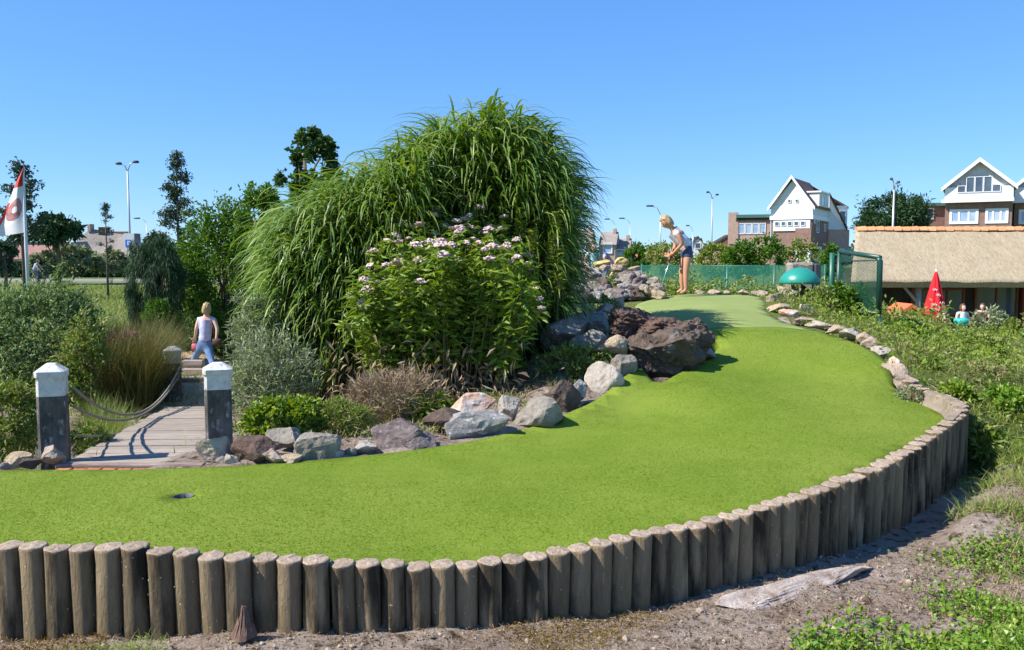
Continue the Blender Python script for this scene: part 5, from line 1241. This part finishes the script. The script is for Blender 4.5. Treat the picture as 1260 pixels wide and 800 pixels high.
bk = [bm.verts.new(cf.p(x0 + 2.5 + (Lc - .4) * i / nu, 7.6, ze)) for i in range(nu + 1)]
for i in range(nu): bm.faces.new((rows[nv][i], rows[nv][i + 1], bk[i + 1], bk[i]))
for e in (0, nu): bm.faces.new([rows[j][e] for j in range(nv + 1)] + [bk[e], lb[e], lo[e]])
bmesh.ops.recalc_face_normals(bm, faces=bm.faces)
roof = bmdone(bm, 'roof', M_thatch, cf.t)
nt_ = 46; wt = (Lc + 2.2) / nt_
bm = bmesh.new(); n = 8; rr = [[], []]
for e, (xx, rad) in enumerate(((0, .16), (wt * 1.06, .19))):
    for k in range(n + 1):
        a = math.pi * k / n; rr[e].append(bm.verts.new((xx, -math.cos(a) * rad * 1.15, math.sin(a) * rad)))
for k in range(n): bm.faces.new((rr[0][k], rr[1][k], rr[1][k + 1], rr[0][k + 1])).smooth = True
for e in (0, 1): bm.faces.new(rr[e])
tm = bpy.data.meshes.new('ridge_tile'); bm.to_mesh(tm); bm.free(); tm.materials.append(M_tileo)
for i in range(nt_):
    o_ = link('ridge_tile', tm, None, roof, cf.p(x0 - .1 + i * wt, 3.2, zr - .03)); o_.rotation_euler = (random.uniform(-.04, .04), random.uniform(-.03, .03), random.uniform(-.03, .03))
cf.box('wall', x0 - 1.0, Lc, 1.2, 6.5, -.3, ze + .5, M_dark)
cf.box('floor_slab', x0 - 2.5, Lc, -4, 1.2, -.12, -.0, mat('terrace_stone', (.35, .30, .26), (.42, .37, .32), scale=1, rough=.95))
for i, a in enumerate([.95, 6.55, 10.5]):
    bm = bmesh.new(); tube(bm, [cf.p(a, -.6, 0), cf.p(a, -.6, ze - .1)], .11, 8)
    if i == 0: tube(bm, [cf.p(a, -.6, 1.55), cf.p(a - .65, -.6, ze - .10)], .06, 6); tube(bm, [cf.p(a, -.6, ze - .3), cf.p(a + .4, -.6, ze - .1)], .05, 6)
    bmdone(bm, 'roof_post', mat('weathered_post', (.46, .38, .33), (.36, .29, .25), scale=4, rough=.9), cf.t, True)
cf.win('f', 8.1, 1.2, 1.75, .95, 1.2, m=M_glassb, ny=2, fm=M_frame)
cf.win('f', 2.6, .9, 2.2, 1.2, 1.2, m=M_glass, nx=3, fm=M_redw)
cf.win('f', 5.0, .9, 1.8, 1.3, 1.2, m=M_glass, nx=2, fm=M_redw)
cf.box('door_frame', 9.15, 9.4, 1.0, 1.19, 0, 2.3, M_redw)
cf.box('door_frame', 6.0, 6.12, 1.0, 1.19, 0, 2.3, M_redw)
cf.box('door', 9.42, 10.5, 1.1, 1.19, 0, 2.25, M_dark)

# --- white gabled house (left of the two groups)
def wall_house(nm, P_front_left, P_front_right, depth, label, z0):
    A_ = Vector(P_front_left); B_ = Vector(P_front_right); u = B_ - A_; return B(nm, (A_.x, A_.y, z0), (u.x, u.y), label), u.xy.length
z0 = U(600, 325, 110).z
h, wd = wall_house('gabled_house', ((947 - 630) / F * 112, 112, 0), ((997 - 630) / F * 109.3, 109.3, 0), 10, 'white gabled house with dark brown roof and brick lower floors', z0)
def zh(py, Y=110): return U(600, py, Y).z - z0
zE, zR = zh(252), zh(219.5); D1 = 9.5
h.box('wall', 0, wd, 0, D1, -2, zh(266), M_brick)
h.box('upper_wall', -.05, wd + .05, -.05, D1 + .05, zh(266) + .01, zE, M_white)
h.poly('gable_wall', [(-.02, zE + .01), (wd + .02, zE + .01), (wd / 2, zR - .25)], 0, D1, M_white)
h.gable('roof', 0, wd, zE, zR, 0, D1, M_tile, .16, .3)
h.poly('barge_board', [(-.4, zE - .75), (wd / 2, zR + .02), (wd + .4, zE - .75), (wd + .4, zE - .3), (wd / 2, zR + .45), (-.4, zE - .3)], -.62, -.36, M_frame)
for c in (wd * .44, wd * .62): h.win('f', c, zh(249), .42, .42, -.02, fr=.06)
h.box('cornice', -.15, wd + .15, -.25, D1 + .2, zh(270), zh(265), M_frame)
h.box('window_band', .3, wd - .2, -.16, -.001, zh(284), zh(271), M_white)
for k in range(5): h.win('f', .8 + k * (wd - 1.4) / 4.6, zh(278), .6, .6, -.17, fr=.07)
h.box('porch_wall', wd * .62, wd + .02, -.5, -.17, zh(300), zh(281), M_brick)
h.box('garage', wd * .62, wd - .05, -.55, -.01, -2, zh(303), M_white)
h.win('r', 3.2, zh(286), 1.3, 1.6, wd + .01, fm=M_frame); h.win('r', 7.6, zh(283), 1.0, 1.0, wd + .01); h.win('r', 1.0, zh(275), .8, .7, wd + .06)
h.box('side_white_wall', wd - 1, wd + .03, 2.0, 6, -2, zh(303), M_white)
# dormer on the right roof slope
h.box('dormer', wd * .62, wd + .35, 2.2, 8.0, zE - .1, zh(236), M_white); h.box('dormer_roof', wd * .58, wd + .6, 2.0, 8.3, zh(236) + .01, zh(234), M_frame)
h.win('r', 4.2, zh(252), 1.4, 1.3, wd + .36, m=M_glassb); h.win('r', 6.4, zh(252), 1.8, 1.3, wd + .36, m=M_glassb, nx=2)
# rear extension with white gable and dark verge
e_o = h.o + h.p(wd, D1, 0) ; ex = B('house_extension', (e_o.x + .2, e_o.y + .2, z0), (.93, .2), 'white gable-ended extension right behind the gabled house', 'house')
zt = U(600, 246, 120).z - z0; w2 = (1064 - 1036) / F * 120
ex.box('wall', 0, w2, 0, 6, -2, zh(283, 119), M_brickp)
ex.poly('gable_wall', [(0, zh(283, 119) + .01), (w2 * .8, zh(283, 119) + .01), (0, zt + .5)], 0, .3, M_white)
ex.poly('roof', [(-.2, zt + .7), (-2.5, zt + 1.9), (w2 + .3, zt - 1.0), (w2 + .3, zt - 1.3)], .8, 6, M_tile)
ex.poly('verge', [(-.1, zt + .45), (-.1, zt + .8), (w2 * .86, zh(283, 119) + .25), (w2 * .86, zh(283, 119) - .1)], -.25, -.01, M_dark)
ex.box('dormer', w2 * .35, w2 * .98, .5, 4, zh(283, 119), zt - .9, M_white); ex.win('f', w2 * .75, zt - 3.2, 1.0, 1.6, .5)
# left brick wing with flat green roof
lw_o = U(897, 325, 114); lw = B('brick_wing', (lw_o.x, 114, z0), (1, -.25), 'low pale brick wing with green flat roof left of the gabled house', 'house'); w3 = (945 - 897) / F * 113
lw.box('wall', 0, w3, 0, 7, -2, zh(268, 113), M_brickp); lw.box('chimney_block', -.2, 1.1, -.15, 2, zh(300, 113), zh(261, 113), M_brickp)
lw.box('roof', .8, w3 + .3, -.35, 7.2, zh(268, 113) + .01, zh(264, 113), mat('green_roof', (.07, .16, .13), rough=.7))
lw.box('fascia', .8, w3 + .2, -.2, -.01, zh(272, 113), zh(268.2, 113), M_dark)
for k in range(4): lw.win('f', 1.55 + k * .88, zh(288, 113), .82, 1.45, -.001, m=M_glassb, fr=.1)
lw.box('white_door', 1.9, 2.9, -.06, 0.0, -1, zh(304, 113), M_white)
lw2_o = U(868, 325, 117); lw2 = B('sloped_outbuilding', (lw2_o.x, 117, z0), (1, -.1), 'brick outbuilding with steep dark verge left of the brick wing', 'house'); w4 = (898 - 868) / F * 117
lw2.poly('wall', [(0, -2), (w4, -2), (w4, zh(292, 117)), (0, zh(312, 117))], 0, 6, M_brickp); lw2.poly('roof', [(-.2, zh(311, 117)), (w4, zh(291, 117)), (w4, zh(288, 117)), (-.2, zh(307, 117))], -.2, 6, M_dark)
lw2.win('f', w4 * .7, zh(318, 117), .6, .8, -.001)
# distant white house with dark roof between
d_o = U(850, 325, 150); dw = B('white_cottage', (d_o.x, 150, z0), (1, -.15), 'small far white cottage with dark roof right of the woman', 'house'); wq = 30 / F * 150
zq = lambda py: U(600, py, 150).z - z0
dw.box('wall', 0, wq, 0, 6, -2, zq(310), M_white); dw.gable('roof', 0, wq * .55, zq(303), zq(292), 0, 6, M_dark, .2, .2); dw.poly('gable_wall', [(0, zq(310)), (wq * .55, zq(310)), (wq * .55, zq(303)), (wq * .275, zq(292.5)), (0, zq(303))], 0, .4, M_white); dw.box('roof_slab', wq * .5, wq + .3, -.3, 6.2, zq(310) + .01, zq(304), M_redw)
dw.win('f', wq * .27, zq(306), 1, 1, 0)

# --- twin gabled houses at the right
Yr = 78; zr0 = U(600, 330, Yr).z
def twin(px0, px1, label, rdark):
    o_ = U(px0, 330, Yr); uu = Vector((1, -.55)).normalized(); b_ = B('terraced_house', (o_.x, Yr, zr0), uu, label, 'house', 'white gabled terraced houses'); kk = (px1 - 630) / F; w_ = (kk * Yr - o_.x) / (uu.x - kk * uu.y)
    zz_ = lambda py: U(600, py, Yr).z - zr0
    b_.box('wall', 0, w_, .2, 8, -1, zz_(247), M_brick); b_.box('upper_wall', -.05, w_ + .05, .0, 8, zz_(247) + .01, zz_(231), M_white)
    b_.box('balcony_ledge', -.3, w_ + .1, -.45, .0, zz_(250), zz_(246), M_frame)
    b_.poly('gable_wall', [(0, zz_(231) + .01), (w_, zz_(231) + .01), (w_ / 2, zz_(199))], .5, 8, M_white)
    b_.gable('roof', 0, w_, zz_(231), zz_(199), .2, 8, mat('roof_dark', (.10, .055, .045), (.15, .09, .075), scale=2, rough=.9), .18, .25)
    b_.poly('barge_board', [(-.35, zz_(236)), (w_ / 2, zz_(201)), (w_ + .35, zz_(236)), (w_ + .35, zz_(231)), (w_ / 2, zz_(196)), (-.35, zz_(231))], -.32, -.06, M_frame)
    # glazed band inside the gable
    for k in range(5): b_.win('f', w_ * .24 + k * w_ * .13, zz_(238), w_ * .125, zz_(219) - zz_(238) - (.0 if 0 < k < 4 else .75), -.002, m=M_glass, fr=.05)
    for c, ww_, n_x in ((w_ * .29, w_ * .44, 3), (w_ * .78, w_ * .34, 3)):
        b_.win('f', c, zz_(276), ww_, zz_(258) - zz_(276), .199, m=M_glassb if n_x else M_glass, nx=n_x, fr=.22, ny=1)
    return b_
twin(1160, 1241, 'left white gabled house with glazed gable above the thatched roof', 1); twin(1245, 1326, 'right white gabled house cut by the right picture edge', 1)
o_ = U(1128, 330, 84); gd = B('garden_annex', (o_.x, 84, zr0), (1, -.1), 'low dark annex with small white window left of the twin gabled houses', 'house'); wz = 34 / F * 84; zz_ = lambda py: U(600, py, 84).z - zr0
gd.box('wall', 0, wz, 0, 6, -1, zz_(254), M_brick); gd.box('roof', -.4, wz + .1, -.4, 6, zz_(254) + .01, zz_(250), mat('green_roof', (0, 0, 0))); gd.win('f', wz * .28, zz_(270), 1.3, 1.1, -.001, nx=2)

# --- left background: pale hipped thatch roof house, red-roofed house
Yl = 88; zl = U(600, 331, Yl).z; zz_ = lambda py: U(600, py, Yl).z - zl
o_ = U(66, 331, Yl); lh = B('thatched_house', (o_.x, Yl, zl), (1, .05), 'house with big pale grey-brown steep roof beyond the road', 'house'); wl = (178 - 66) / F * Yl
lh.box('wall', .6, wl - .4, .5, 7, -1, zz_(322), M_brickp)
bm = bmesh.new()
pts = {'a': (0, 0, zz_(324)), 'b': (wl, 0, zz_(324)), 'c': (wl, 7, zz_(324)), 'd': (0, 7, zz_(324)), 'r1': (wl * .24, 3.5, zz_(280)), 'r2': (wl * .68, 3.5, zz_(286))}
vv = {k: bm.verts.new(lh.p(*q)) for k, q in pts.items()}
for f in ('a b r2 r1', 'b c r2', 'c d r1 r2', 'd a r1', 'd c b a'): bm.faces.new([vv[x] for x in f.split()])
bmesh.ops.recalc_face_normals(bm, faces=bm.faces); rf = bmdone(bm, 'roof', M_thgrey, lh.t)
bm = bmesh.new(); v3 = [bm.verts.new(lh.p(*q)) for q in ((wl * .10, -.6, zz_(322)), (wl * .42, -.6, zz_(322)), (wl * .26, -.5, zz_(298)), (wl * .26, 3, zz_(296)))]
for f in ((0, 1, 2), (1, 3, 2), (0, 2, 3), (0, 3, 1)): bm.faces.new([v3[k] for k in f])
bmesh.ops.recalc_face_normals(bm, faces=bm.faces); bmdone(bm, 'dormer_roof', M_thgrey, lh.t)
lh.win('f', wl * .26, zz_(322), .9, 1.1, -.62)
lh.poly('chimney', [(wl * .36, zz_(288)), (wl * .44, zz_(288)), (wl * .44, zz_(278)), (wl * .36, zz_(278))], 3, 4, M_dark); lh.box('ridge', wl * .23, wl * .69, 3.35, 3.65, zz_(287), zz_(283.5), M_tile)
lh.poly('chimney', [(wl * .24, zz_(284)), (wl * .27, zz_(284)), (wl * .27, zz_(274)), (wl * .24, zz_(276))], 3, 4, M_brickp)
o_ = U(-30, 331, 92); rh = B('red_roofed_house', (o_.x, 92, zl), (1, 0), 'long low house with red roof at the far left behind the flag', 'house'); wr = 84 / F * 92; zy = lambda py: U(600, py, 92).z - zl
rh.box('wall', 0, wr, 0, 7, -1, zy(318), M_brickp); rh.poly('roof', [(-.4, zy(319)), (2.5, zy(301)), (4.5, zy(301)), (7.4, zy(319))], -.3, wr, mat('red_tiles', (.27, .14, .115), (.33, .19, .15), scale=1, rough=.9), axis='u'); rh.box('upper_wall', 0, wr + .8, 4, 8, zy(303), zy(297), M_lampd)
for k in range(4): rh.win('f', 1.2 + k * 1.7, zy(328), .8, .7, -.001)
# small pale building right of the lamp
o_ = U(158, 331, 96); sb_ = B('small_pale_house', (o_.x, 96, zl), (1, 0), 'small pale gable building with tall chimney right of the blue sign', 'house'); ws = 30 / F * 96; zs = lambda py: U(600, py, 96).z - zl
sb_.box('wall', 0, ws, 0, 5, -1, zs(316), M_brickp); sb_.gable('roof', 0, ws, zs(316), zs(304), 0, 5, M_thgrey, .2, .2); sb_.box('chimney', ws * .05, ws * .25, 1, 1.8, zs(316), zs(287), M_lampd); sb_.win('f', ws * .6, zs(326), 1, .6, 0)
# houses seen between the reeds and the woman
Ym = 70; zm = U(600, 333, Ym).z; zz_ = lambda py: U(600, py, Ym).z - zm
for k, (pa, pb, pt_, lab, m_) in enumerate([(704, 726, 282, 'grey-roofed house partly hidden by the reeds', M_thgrey), (738, 757, 284, 'middle grey gable house behind the far rock heap', M_thgrey), (754, 774, 292, 'right small grey house behind the far rock heap', M_thgrey)]):
    o_ = U(pa, 333, Ym + k); hh = B('far_house', (o_.x, Ym + k, zm), (1, -.2), lab, 'house', 'far grey houses'); wv = (pb - pa) / F * Ym
    hh.box('wall', 0, wv, 0, 4, -1, zz_(pt_ + 16), M_brickp); hh.poly('roof', [(-.2, zz_(pt_ + 17)), (2, zz_(pt_)), (4.2, zz_(pt_ + 17))], -.1, wv + .1, m_, axis='u')
    hh.box('chimney', wv * .75, wv * .95, 1.6, 2.3, zz_(pt_ + 8), zz_(pt_ - 4), M_brickp); hh.win('f', wv * .5, zz_(pt_ + 28), .8, .9, -.001, m=M_glassb)
for k, (pa, pb, pt_) in enumerate([(786, 812, 311), (806, 832, 308)]):
    o_ = U(pa, 333, 140); hh = B('far_cottage', (o_.x, 140, zm), (1, 0), ['far orange-roofed cottage left of the putting woman', 'far orange-roofed cottage right behind the putter'][k], 'house'); wv = (pb - pa) / F * 140; zy = lambda py: U(600, py, 140).z - zm
    hh.box('wall', 0, wv, 0, 5, -1, zy(pt_ + 8), M_brickp); hh.poly('roof', [(-.2, zy(pt_ + 8)), (2.5, zy(pt_)), (5.2, zy(pt_ + 8))], -.1, wv, M_tileo, axis='u')

# ---------------------------------------------------------------- street lamps
def lamp(px, pyt, pyb, Y, heads, label, armpx=14, r=None):
    top = U(px, pyt, Y); b = U(px, pyb, Y); g = gz(top.x, Y); b.z = min(b.z, g); t = thing('street_lamp', b, label, 'street lamp', 'street lamps'); H_ = top.z - b.z; r = r or .07
    bm = bmesh.new(); tube(bm, [(0, 0, 0), (0, 0, H_ * .5), (0, 0, H_ * .97)], [r * 1.3, r, r * .7], 8); bmdone(bm, 'pole', M_pole, t, True)
    for k, (dx, dyp) in enumerate(heads):
        ex_ = dx * Y / F; ez = dyp * Y / F; bm = bmesh.new(); tube(bm, [(0, 0, H_ * .965), (ex_ * .3, 0, H_ + ez * .8 - .05), (ex_ * .7, 0, H_ + ez)], r * .5, 6); bmdone(bm, 'arm', M_pole, t, True)
        bm = bmesh.new(); box(bm, (ex_ * .95, 0, H_ + ez + .03), (abs(ex_) * .62, .28, .15), bev=.05); bmdone(bm, 'lamp_head', M_lampd, t, True)
    return t
lamp(161, 206, 330, 52, [(-11, 4), (11, 6)], 'tall double-headed street lamp at the left carrying the blue sign')
lamp(875, 242, 332, 75, [(-6, 5), (6, 2)], 'double street lamp right of the putting woman')
lamp(1098, 229, 300, 48, [(-4, 8), (5, 4)], 'double-headed lamp behind the thatched roof')
lamp(812, 262, 332, 80, [(-14, 8)], 'single-arm street lamp left of the woman\'s head')
lamp(852, 284, 330, 110, [(-7, 6)], 'small far street lamp behind the woman\'s back', r=.05)
lamp(756, 275, 332, 110, [(-10, 5)], 'far street lamp above the rock heap, left one of two', r=.05)
lamp(775, 274, 332, 110, [(-11, 5)], 'far street lamp above the rock heap, right one of two', r=.05)
lamp(182, 272, 330, 95, [(-12, 3)], 'small far street lamp right of the blue sign', r=.05)
# sign on the left lamp
s0 = U(159, 297, 51.6); sg = thing('road_sign', s0, 'blue and white bus stop style sign on the left lamp pole', 'sign'); bm = bmesh.new(); box(bm, (0, 0, 0), (.62, .06, .95)); bmdone(bm, 'panel', M_white, sg)
bm = bmesh.new(); box(bm, (-.05, -.04, -.12), (.34, .02, .44)); bmdone(bm, 'blue_field', mat('sign_blue', (.06, .16, .6), rough=.4), sg)
bm = bmesh.new(); box(bm, (-.05, -.056, -.10), (.10, .01, .26)); box(bm, (.03, -.057, -.03), (.14, .01, .08)); bmdone(bm, 'white_symbol', M_white, sg)

# ---------------------------------------------------------------- flag
fp = U(30, 200, 24); fb = U(35, 352, 24); fb.z = min(fb.z, gz(fb.x, 24)); fl = thing('beach_flag', fb, 'white beach flag with red top and brownish round emblem on a pale pole', 'flag')
bm = bmesh.new(); tube(bm, [(0, 0, 0), U(32, 300, 24) - fb, U(29, 215, 24) - fb, U(30, 206, 24) - fb], [.05, .045, .025, .015], 8); bmdone(bm, 'pole', mat('flag_pole', (.62, .65, .68), rough=.4), fl, True)
def flagpt(t, s):
    """t 0 top..1 bottom, s 0 pole..1 free edge"""
    ypole = 206 + (286 - 206) * t; xp = np.interp(t, [0, 1], [30, 31.5]); xe = np.interp(t, [0, .2, .45, .7, .85, 1], [29, 19, 12, 2, -6, -8]); ye = np.interp(t, [0, .2, .5, .75, 1], [206, 226, 250, 272, 292])
    x = xp + (xe - xp) * s; y = ypole + (ye - ypole) * s; return U(x, y, 24 + .12 * math.sin(s * 6 + t * 4) * s) - fb
bm = bmesh.new(); nt2, ns = 80, 40; gr = [[bm.verts.new(flagpt(i / nt2, j / ns)) for j in range(ns + 1)] for i in range(nt2 + 1)]
M_flagr = mat('flag_red', (.60, .07, .05), rough=.7); M_flagw = mat('flag_white', (.78, .74, .72), rough=.8); M_emb = mat('flag_emblem', (.30, .10, .10), (.48, .28, .27), scale=5, rough=.8)
for i in range(nt2):
    for j in range(ns):
        f = bm.faces.new((gr[i][j], gr[i + 1][j], gr[i + 1][j + 1], gr[i][j + 1])); f.smooth = True; t_ = (i + .5) / nt2; s_ = (j + .5) / ns
        f.material_index = 1 if t_ < .27 or (s_ > .85 and t_ > .5) else (2 if ((t_ - .62) / .17) ** 2 + ((s_ - .50) / .36) ** 2 < 1 and not (((t_ - .62) / .05) ** 2 + ((s_ - .5) / .13) ** 2 < 1) else 0)
me = bpy.data.meshes.new('cloth'); bm.to_mesh(me); bm.free()
for m_ in (M_flagw, M_flagr, M_emb): me.materials.append(m_)
link('cloth', me, None, fl)

# ---------------------------------------------------------------- cyclist
cx0 = U(45, 334, 55); zc0 = gz(cx0.x, 55); bk_ = thing('bicycle', (cx0.x, 55, zc0), 'dark bicycle ridden along the far road', 'bicycle')
for dx in (-.52, .52):
    bm = bmesh.new(); tube(bm, [(dx + .33 * math.cos(a * math.pi / 12), 0, .34 + .33 * math.sin(a * math.pi / 12)) for a in range(25)], .022, 6); tube(bm, [(dx - .33, 0, .34), (dx + .33, 0, .34)], .006, 4); tube(bm, [(dx, 0, .01), (dx, 0, .67)], .006, 4); bmdone(bm, 'wheel', M_lampd, bk_, True)
bm = bmesh.new()
for a_, b_ in (((-.52, 0, .34), (-.15, 0, .85)), ((-.15, 0, .85), (0, 0, .3)), ((0, 0, .3), (-.52, 0, .34)), ((-.13, 0, .8), (.38, 0, .85)), ((0, 0, .3), (.38, 0, .8)), ((.52, 0, .34), (.36, 0, .95)), ((.36, -.25, 1.02), (.36, .25, 1.02)), ((-.15, 0, .85), (-.17, 0, .95))): tube(bm, [a_, b_], .02, 6)
bmdone(bm, 'frame', M_dkgreen, bk_, True); bm = bmesh.new(); box(bm, (-.18, 0, .97), (.26, .15, .06), bev=.02); bmdone(bm, 'saddle', M_eye, bk_)
def q(x, y, z): return Vector((cx0.x + x, 55 + y, zc0 + z))
J = {'pelvis': q(-.17, 0, 1.08), 'chest': q(.0, 0, 1.38), 'neck': q(.07, 0, 1.54), 'head': q(.12, 0, 1.68), 'shL': q(.03, -.18, 1.48), 'shR': q(.03, .18, 1.48), 'elL': q(.2, -.22, 1.25), 'elR': q(.2, .22, 1.25), 'haL': q(.36, -.22, 1.06), 'haR': q(.36, .22, 1.06),
     'hipL': q(-.14, -.09, 1.03), 'hipR': q(-.14, .09, 1.03), 'knL': q(.2, -.1, .78), 'knR': q(.15, .1, .62), 'anL': q(.05, -.1, .42), 'anR': q(-.05, .1, .22), 'toeL': q(.18, -.1, .38), 'toeR': q(.08, .1, .18)}
person('cyclist in pale blue top and dark trousers riding on the far road', J, (1, 0, -.1), (mat('paleblue', (.35, .45, .6), rough=.8), M_denim, M_eye), skin=M_skinl, hair=M_hairb, hairlen=.02)
# road beyond the meadow
V = [(-90, 66, 0), (-3, 66, 0), (-3, 76, 0), (-90, 76, 0)]
xs2 = np.linspace(-90, 0, 40); P2 = [(x, y, gz(x, y) + .06) for x in xs2 for y in (67, 75)]
tag(link('road', npmesh('road', P2, [(2 * i, 2 * i + 2, 2 * i + 3, 2 * i + 1) for i in range(39)]), mat('road_pale', (.22, .21, .20), (.27, .26, .24), scale=1, rough=.95)), 'pale grey road beyond the meadow', kind='structure')
P2 = [(x, y, gz(x, 66.8) + (.16 if k else .0)) for x in xs2 for k, y in ((0, 66.6), (1, 66.61), (1, 66.99))]
tag(link('kerb', npmesh('kerb', P2, [(3 * i + j, 3 * i + j + 3, 3 * i + j + 4, 3 * i + j + 1) for i in range(39) for j in range(2)]), mat('kerb_c', (.42, .41, .38), rough=.9)), 'concrete kerb of the far road', kind='structure')

# ---------------------------------------------------------------- terrace: parasol, furniture, people, play house
Yp = 31; a = U(1152, 333, Yp); pz0 = -1.5; ps = thing('closed_parasol', (a.x, Yp, pz0), 'closed red parasol with white writing on the cafe terrace', 'parasol')
hT = a.z - pz0; zb = U(1152, 399, Yp).z - pz0; rB = 15.5 / F * Yp
bm = bmesh.new(); n = 32; rings = []
for k in range(15):
    t_ = k / 14; z = hT - (hT - zb) * t_; r = rB * (.04 + .96 * t_ ** .85)
    rings.append([bm.verts.new(((r * (1 + .16 * math.cos(8 * (2 * math.pi * i / n))) ) * math.cos(2 * math.pi * i / n), (r * (1 + .16 * math.cos(8 * (2 * math.pi * i / n)))) * math.sin(2 * math.pi * i / n), z - .05 * t_ * math.cos(8 * 2 * math.pi * i / n))) for i in range(n)])
for k in range(14):
    for i in range(n): bm.faces.new((rings[k][i], rings[k + 1][i], rings[k + 1][(i + 1) % n], rings[k][(i + 1) % n])).smooth = True
bm.faces.new(rings[0]); bmdone(bm, 'canopy', mat('parasol_red', (.62, .012, .02), rough=.7), ps)
bm = bmesh.new(); tube(bm, [(0, 0, .05), (0, 0, hT + .05)], .03, 8); bmdone(bm, 'pole', M_white, ps, True)
bm = bmesh.new(); lathe(bm, [(.28, 0), (.28, .06), (.06, .1), (.05, .3)], n=16); bmdone(bm, 'base', M_lampd, ps)
# white script-like ribbon marks on the canopy front
for k, (z_, x_, s_) in enumerate([(.35, -.6, .9), (.45, -.1, .7), (.6, .3, .8), (.72, -.5, 1.0), (.85, .1, 1.0), (.92, -.7, .8), (.62, -.55, .6)]):
    z = hT - (hT - zb) * z_; r = rB * (.04 + .96 * z_ ** .85) * 1.17; pts = []
    for i in range(9):
        an = -math.pi / 2 + x_ * .9 + (i / 8 - .5) * .7 * s_; pts.append((r * 1.01 * math.cos(an), r * 1.01 * math.sin(an), z + .05 * math.sin(i * 1.6)))
    bm = bmesh.new(); tube(bm, pts, .012, 4); bmdone(bm, 'white_script', M_white, ps)
M_chair = mat('chair_teal', (.03, .45, .42), rough=.5)
def chair(px, Y, label, m, rz):
    c_ = U(px, 400, Y); t = thing('garden_chair', (c_.x, Y, pz0), label, 'chair', 'garden chairs on the terrace', rz)
    bm = bmesh.new(); box(bm, (0, 0, .43), (.44, .44, .04), bev=.01); bmdone(bm, 'seat', m, t)
    bm = bmesh.new(); box(bm, (0, .22, .68), (.44, .04, .42), bev=.015); bmdone(bm, 'backrest', m, t)
    for sx in (-.19, .19):
        for sy in (-.19, .19): bm = bmesh.new(); tube(bm, [(sx * 1.1, sy * 1.1, 0), (sx, sy, .42)], .014, 6); bmdone(bm, 'leg', M_pole, t)
def table(px, Y, label, m):
    c_ = U(px, 400, Y); t = thing('garden_table', (c_.x, Y, pz0), label, 'table', 'garden tables on the terrace')
    bm = bmesh.new(); lathe(bm, [(.42, .72), (.42, .76)], n=20); bmdone(bm, 'table_top', m, t); bm = bmesh.new(); tube(bm, [(0, 0, 0), (0, 0, .72)], .04, 8); bmdone(bm, 'leg', M_pole, t); bm = bmesh.new(); lathe(bm, [(.25, 0), (.25, .03)], n=16); bmdone(bm, 'foot', M_pole, t)
# raised terrace deck so guests show above the bank
for px, Y, lab, m, rz in [(1166, 28, 'white chair right of the red parasol', M_white, .4), (1175, 29, 'second white chair beside the teal table', M_white, -.5), (1196, 27.5, 'pale chair at the right side of the teal table', M_white, 1.2), (1240, 28, 'white chair behind the silvery bush', M_white, 0)]: chair(px, Y, lab, m, rz)
table(1183, 27.5, 'round teal table in front of the seated guest', M_chair); table(1150, 29.5, 'yellow-footed table under the closed parasol', mat('table_red', (.5, .06, .05), rough=.5)); table(1246, 29, 'white table at the right end of the terrace', M_white)
standing(1184.5, 379, 28.5, 'seated guest in white shirt behind the teal table', (M_white, M_denim, M_tan), rz=0.2, sc=1.0, hair=M_hairb)
standing(1162, 381, 29.5, 'guest in dark clothes standing right of the red parasol', (M_lampd, M_denim, M_tan), rz=1.2, sc=1.0, hair=M_hairb)
standing(1209, 378, 30.5, 'guest in pinkish top beside the roof post', (M_pink, M_denim, M_tan), rz=-.6, sc=1.0, hair=M_hairb)
sc0 = U(1183, 396, 27.2); sc_ = thing('seat_cushion', sc0, 'teal rounded cushion on the chair of the seated guest', 'cushion'); bm = bmesh.new(); lathe(bm, [(.08, -.16), (.19, -.09), (.23, .02), (.22, .10), (.10, .12)], n=18); bmdone(bm, 'cushion', M_chair, sc_, True)
# play house / bouncy toy: orange-red roof over yellow
c_ = U(1122, 396, 27); pl = B('play_slide', (c_.x, 27, pz0), (1, 0), 'orange and yellow play house beside the terrace post', 'play house'); zz_ = lambda py: U(600, py, 27).z - pz0
M_or = mat('toy_orange', (.75, .16, .05), rough=.5); M_ye = mat('toy_yellow', (.72, .70, .05), rough=.5)
for sgn in (-1, 1):
    pl.poly('roof_panel', [(0, zz_(374)), (sgn * .62, zz_(391)), (sgn * .62, zz_(394)), (0, zz_(379))] if sgn < 0 else [(0, zz_(374)), (.95, zz_(393)), (.95, zz_(397)), (0, zz_(379))], 0, 1.2, M_or)
    pl.poly('arch', [(0, zz_(380)), (sgn * .5, zz_(393)), (sgn * .5, 0), (sgn * .38, 0), (sgn * .38, zz_(395)), (0, zz_(385))], .05, .15, M_ye)
pl.box('back_wall', -.45, .45, .9, 1.0, 0, zz_(386), M_ye)
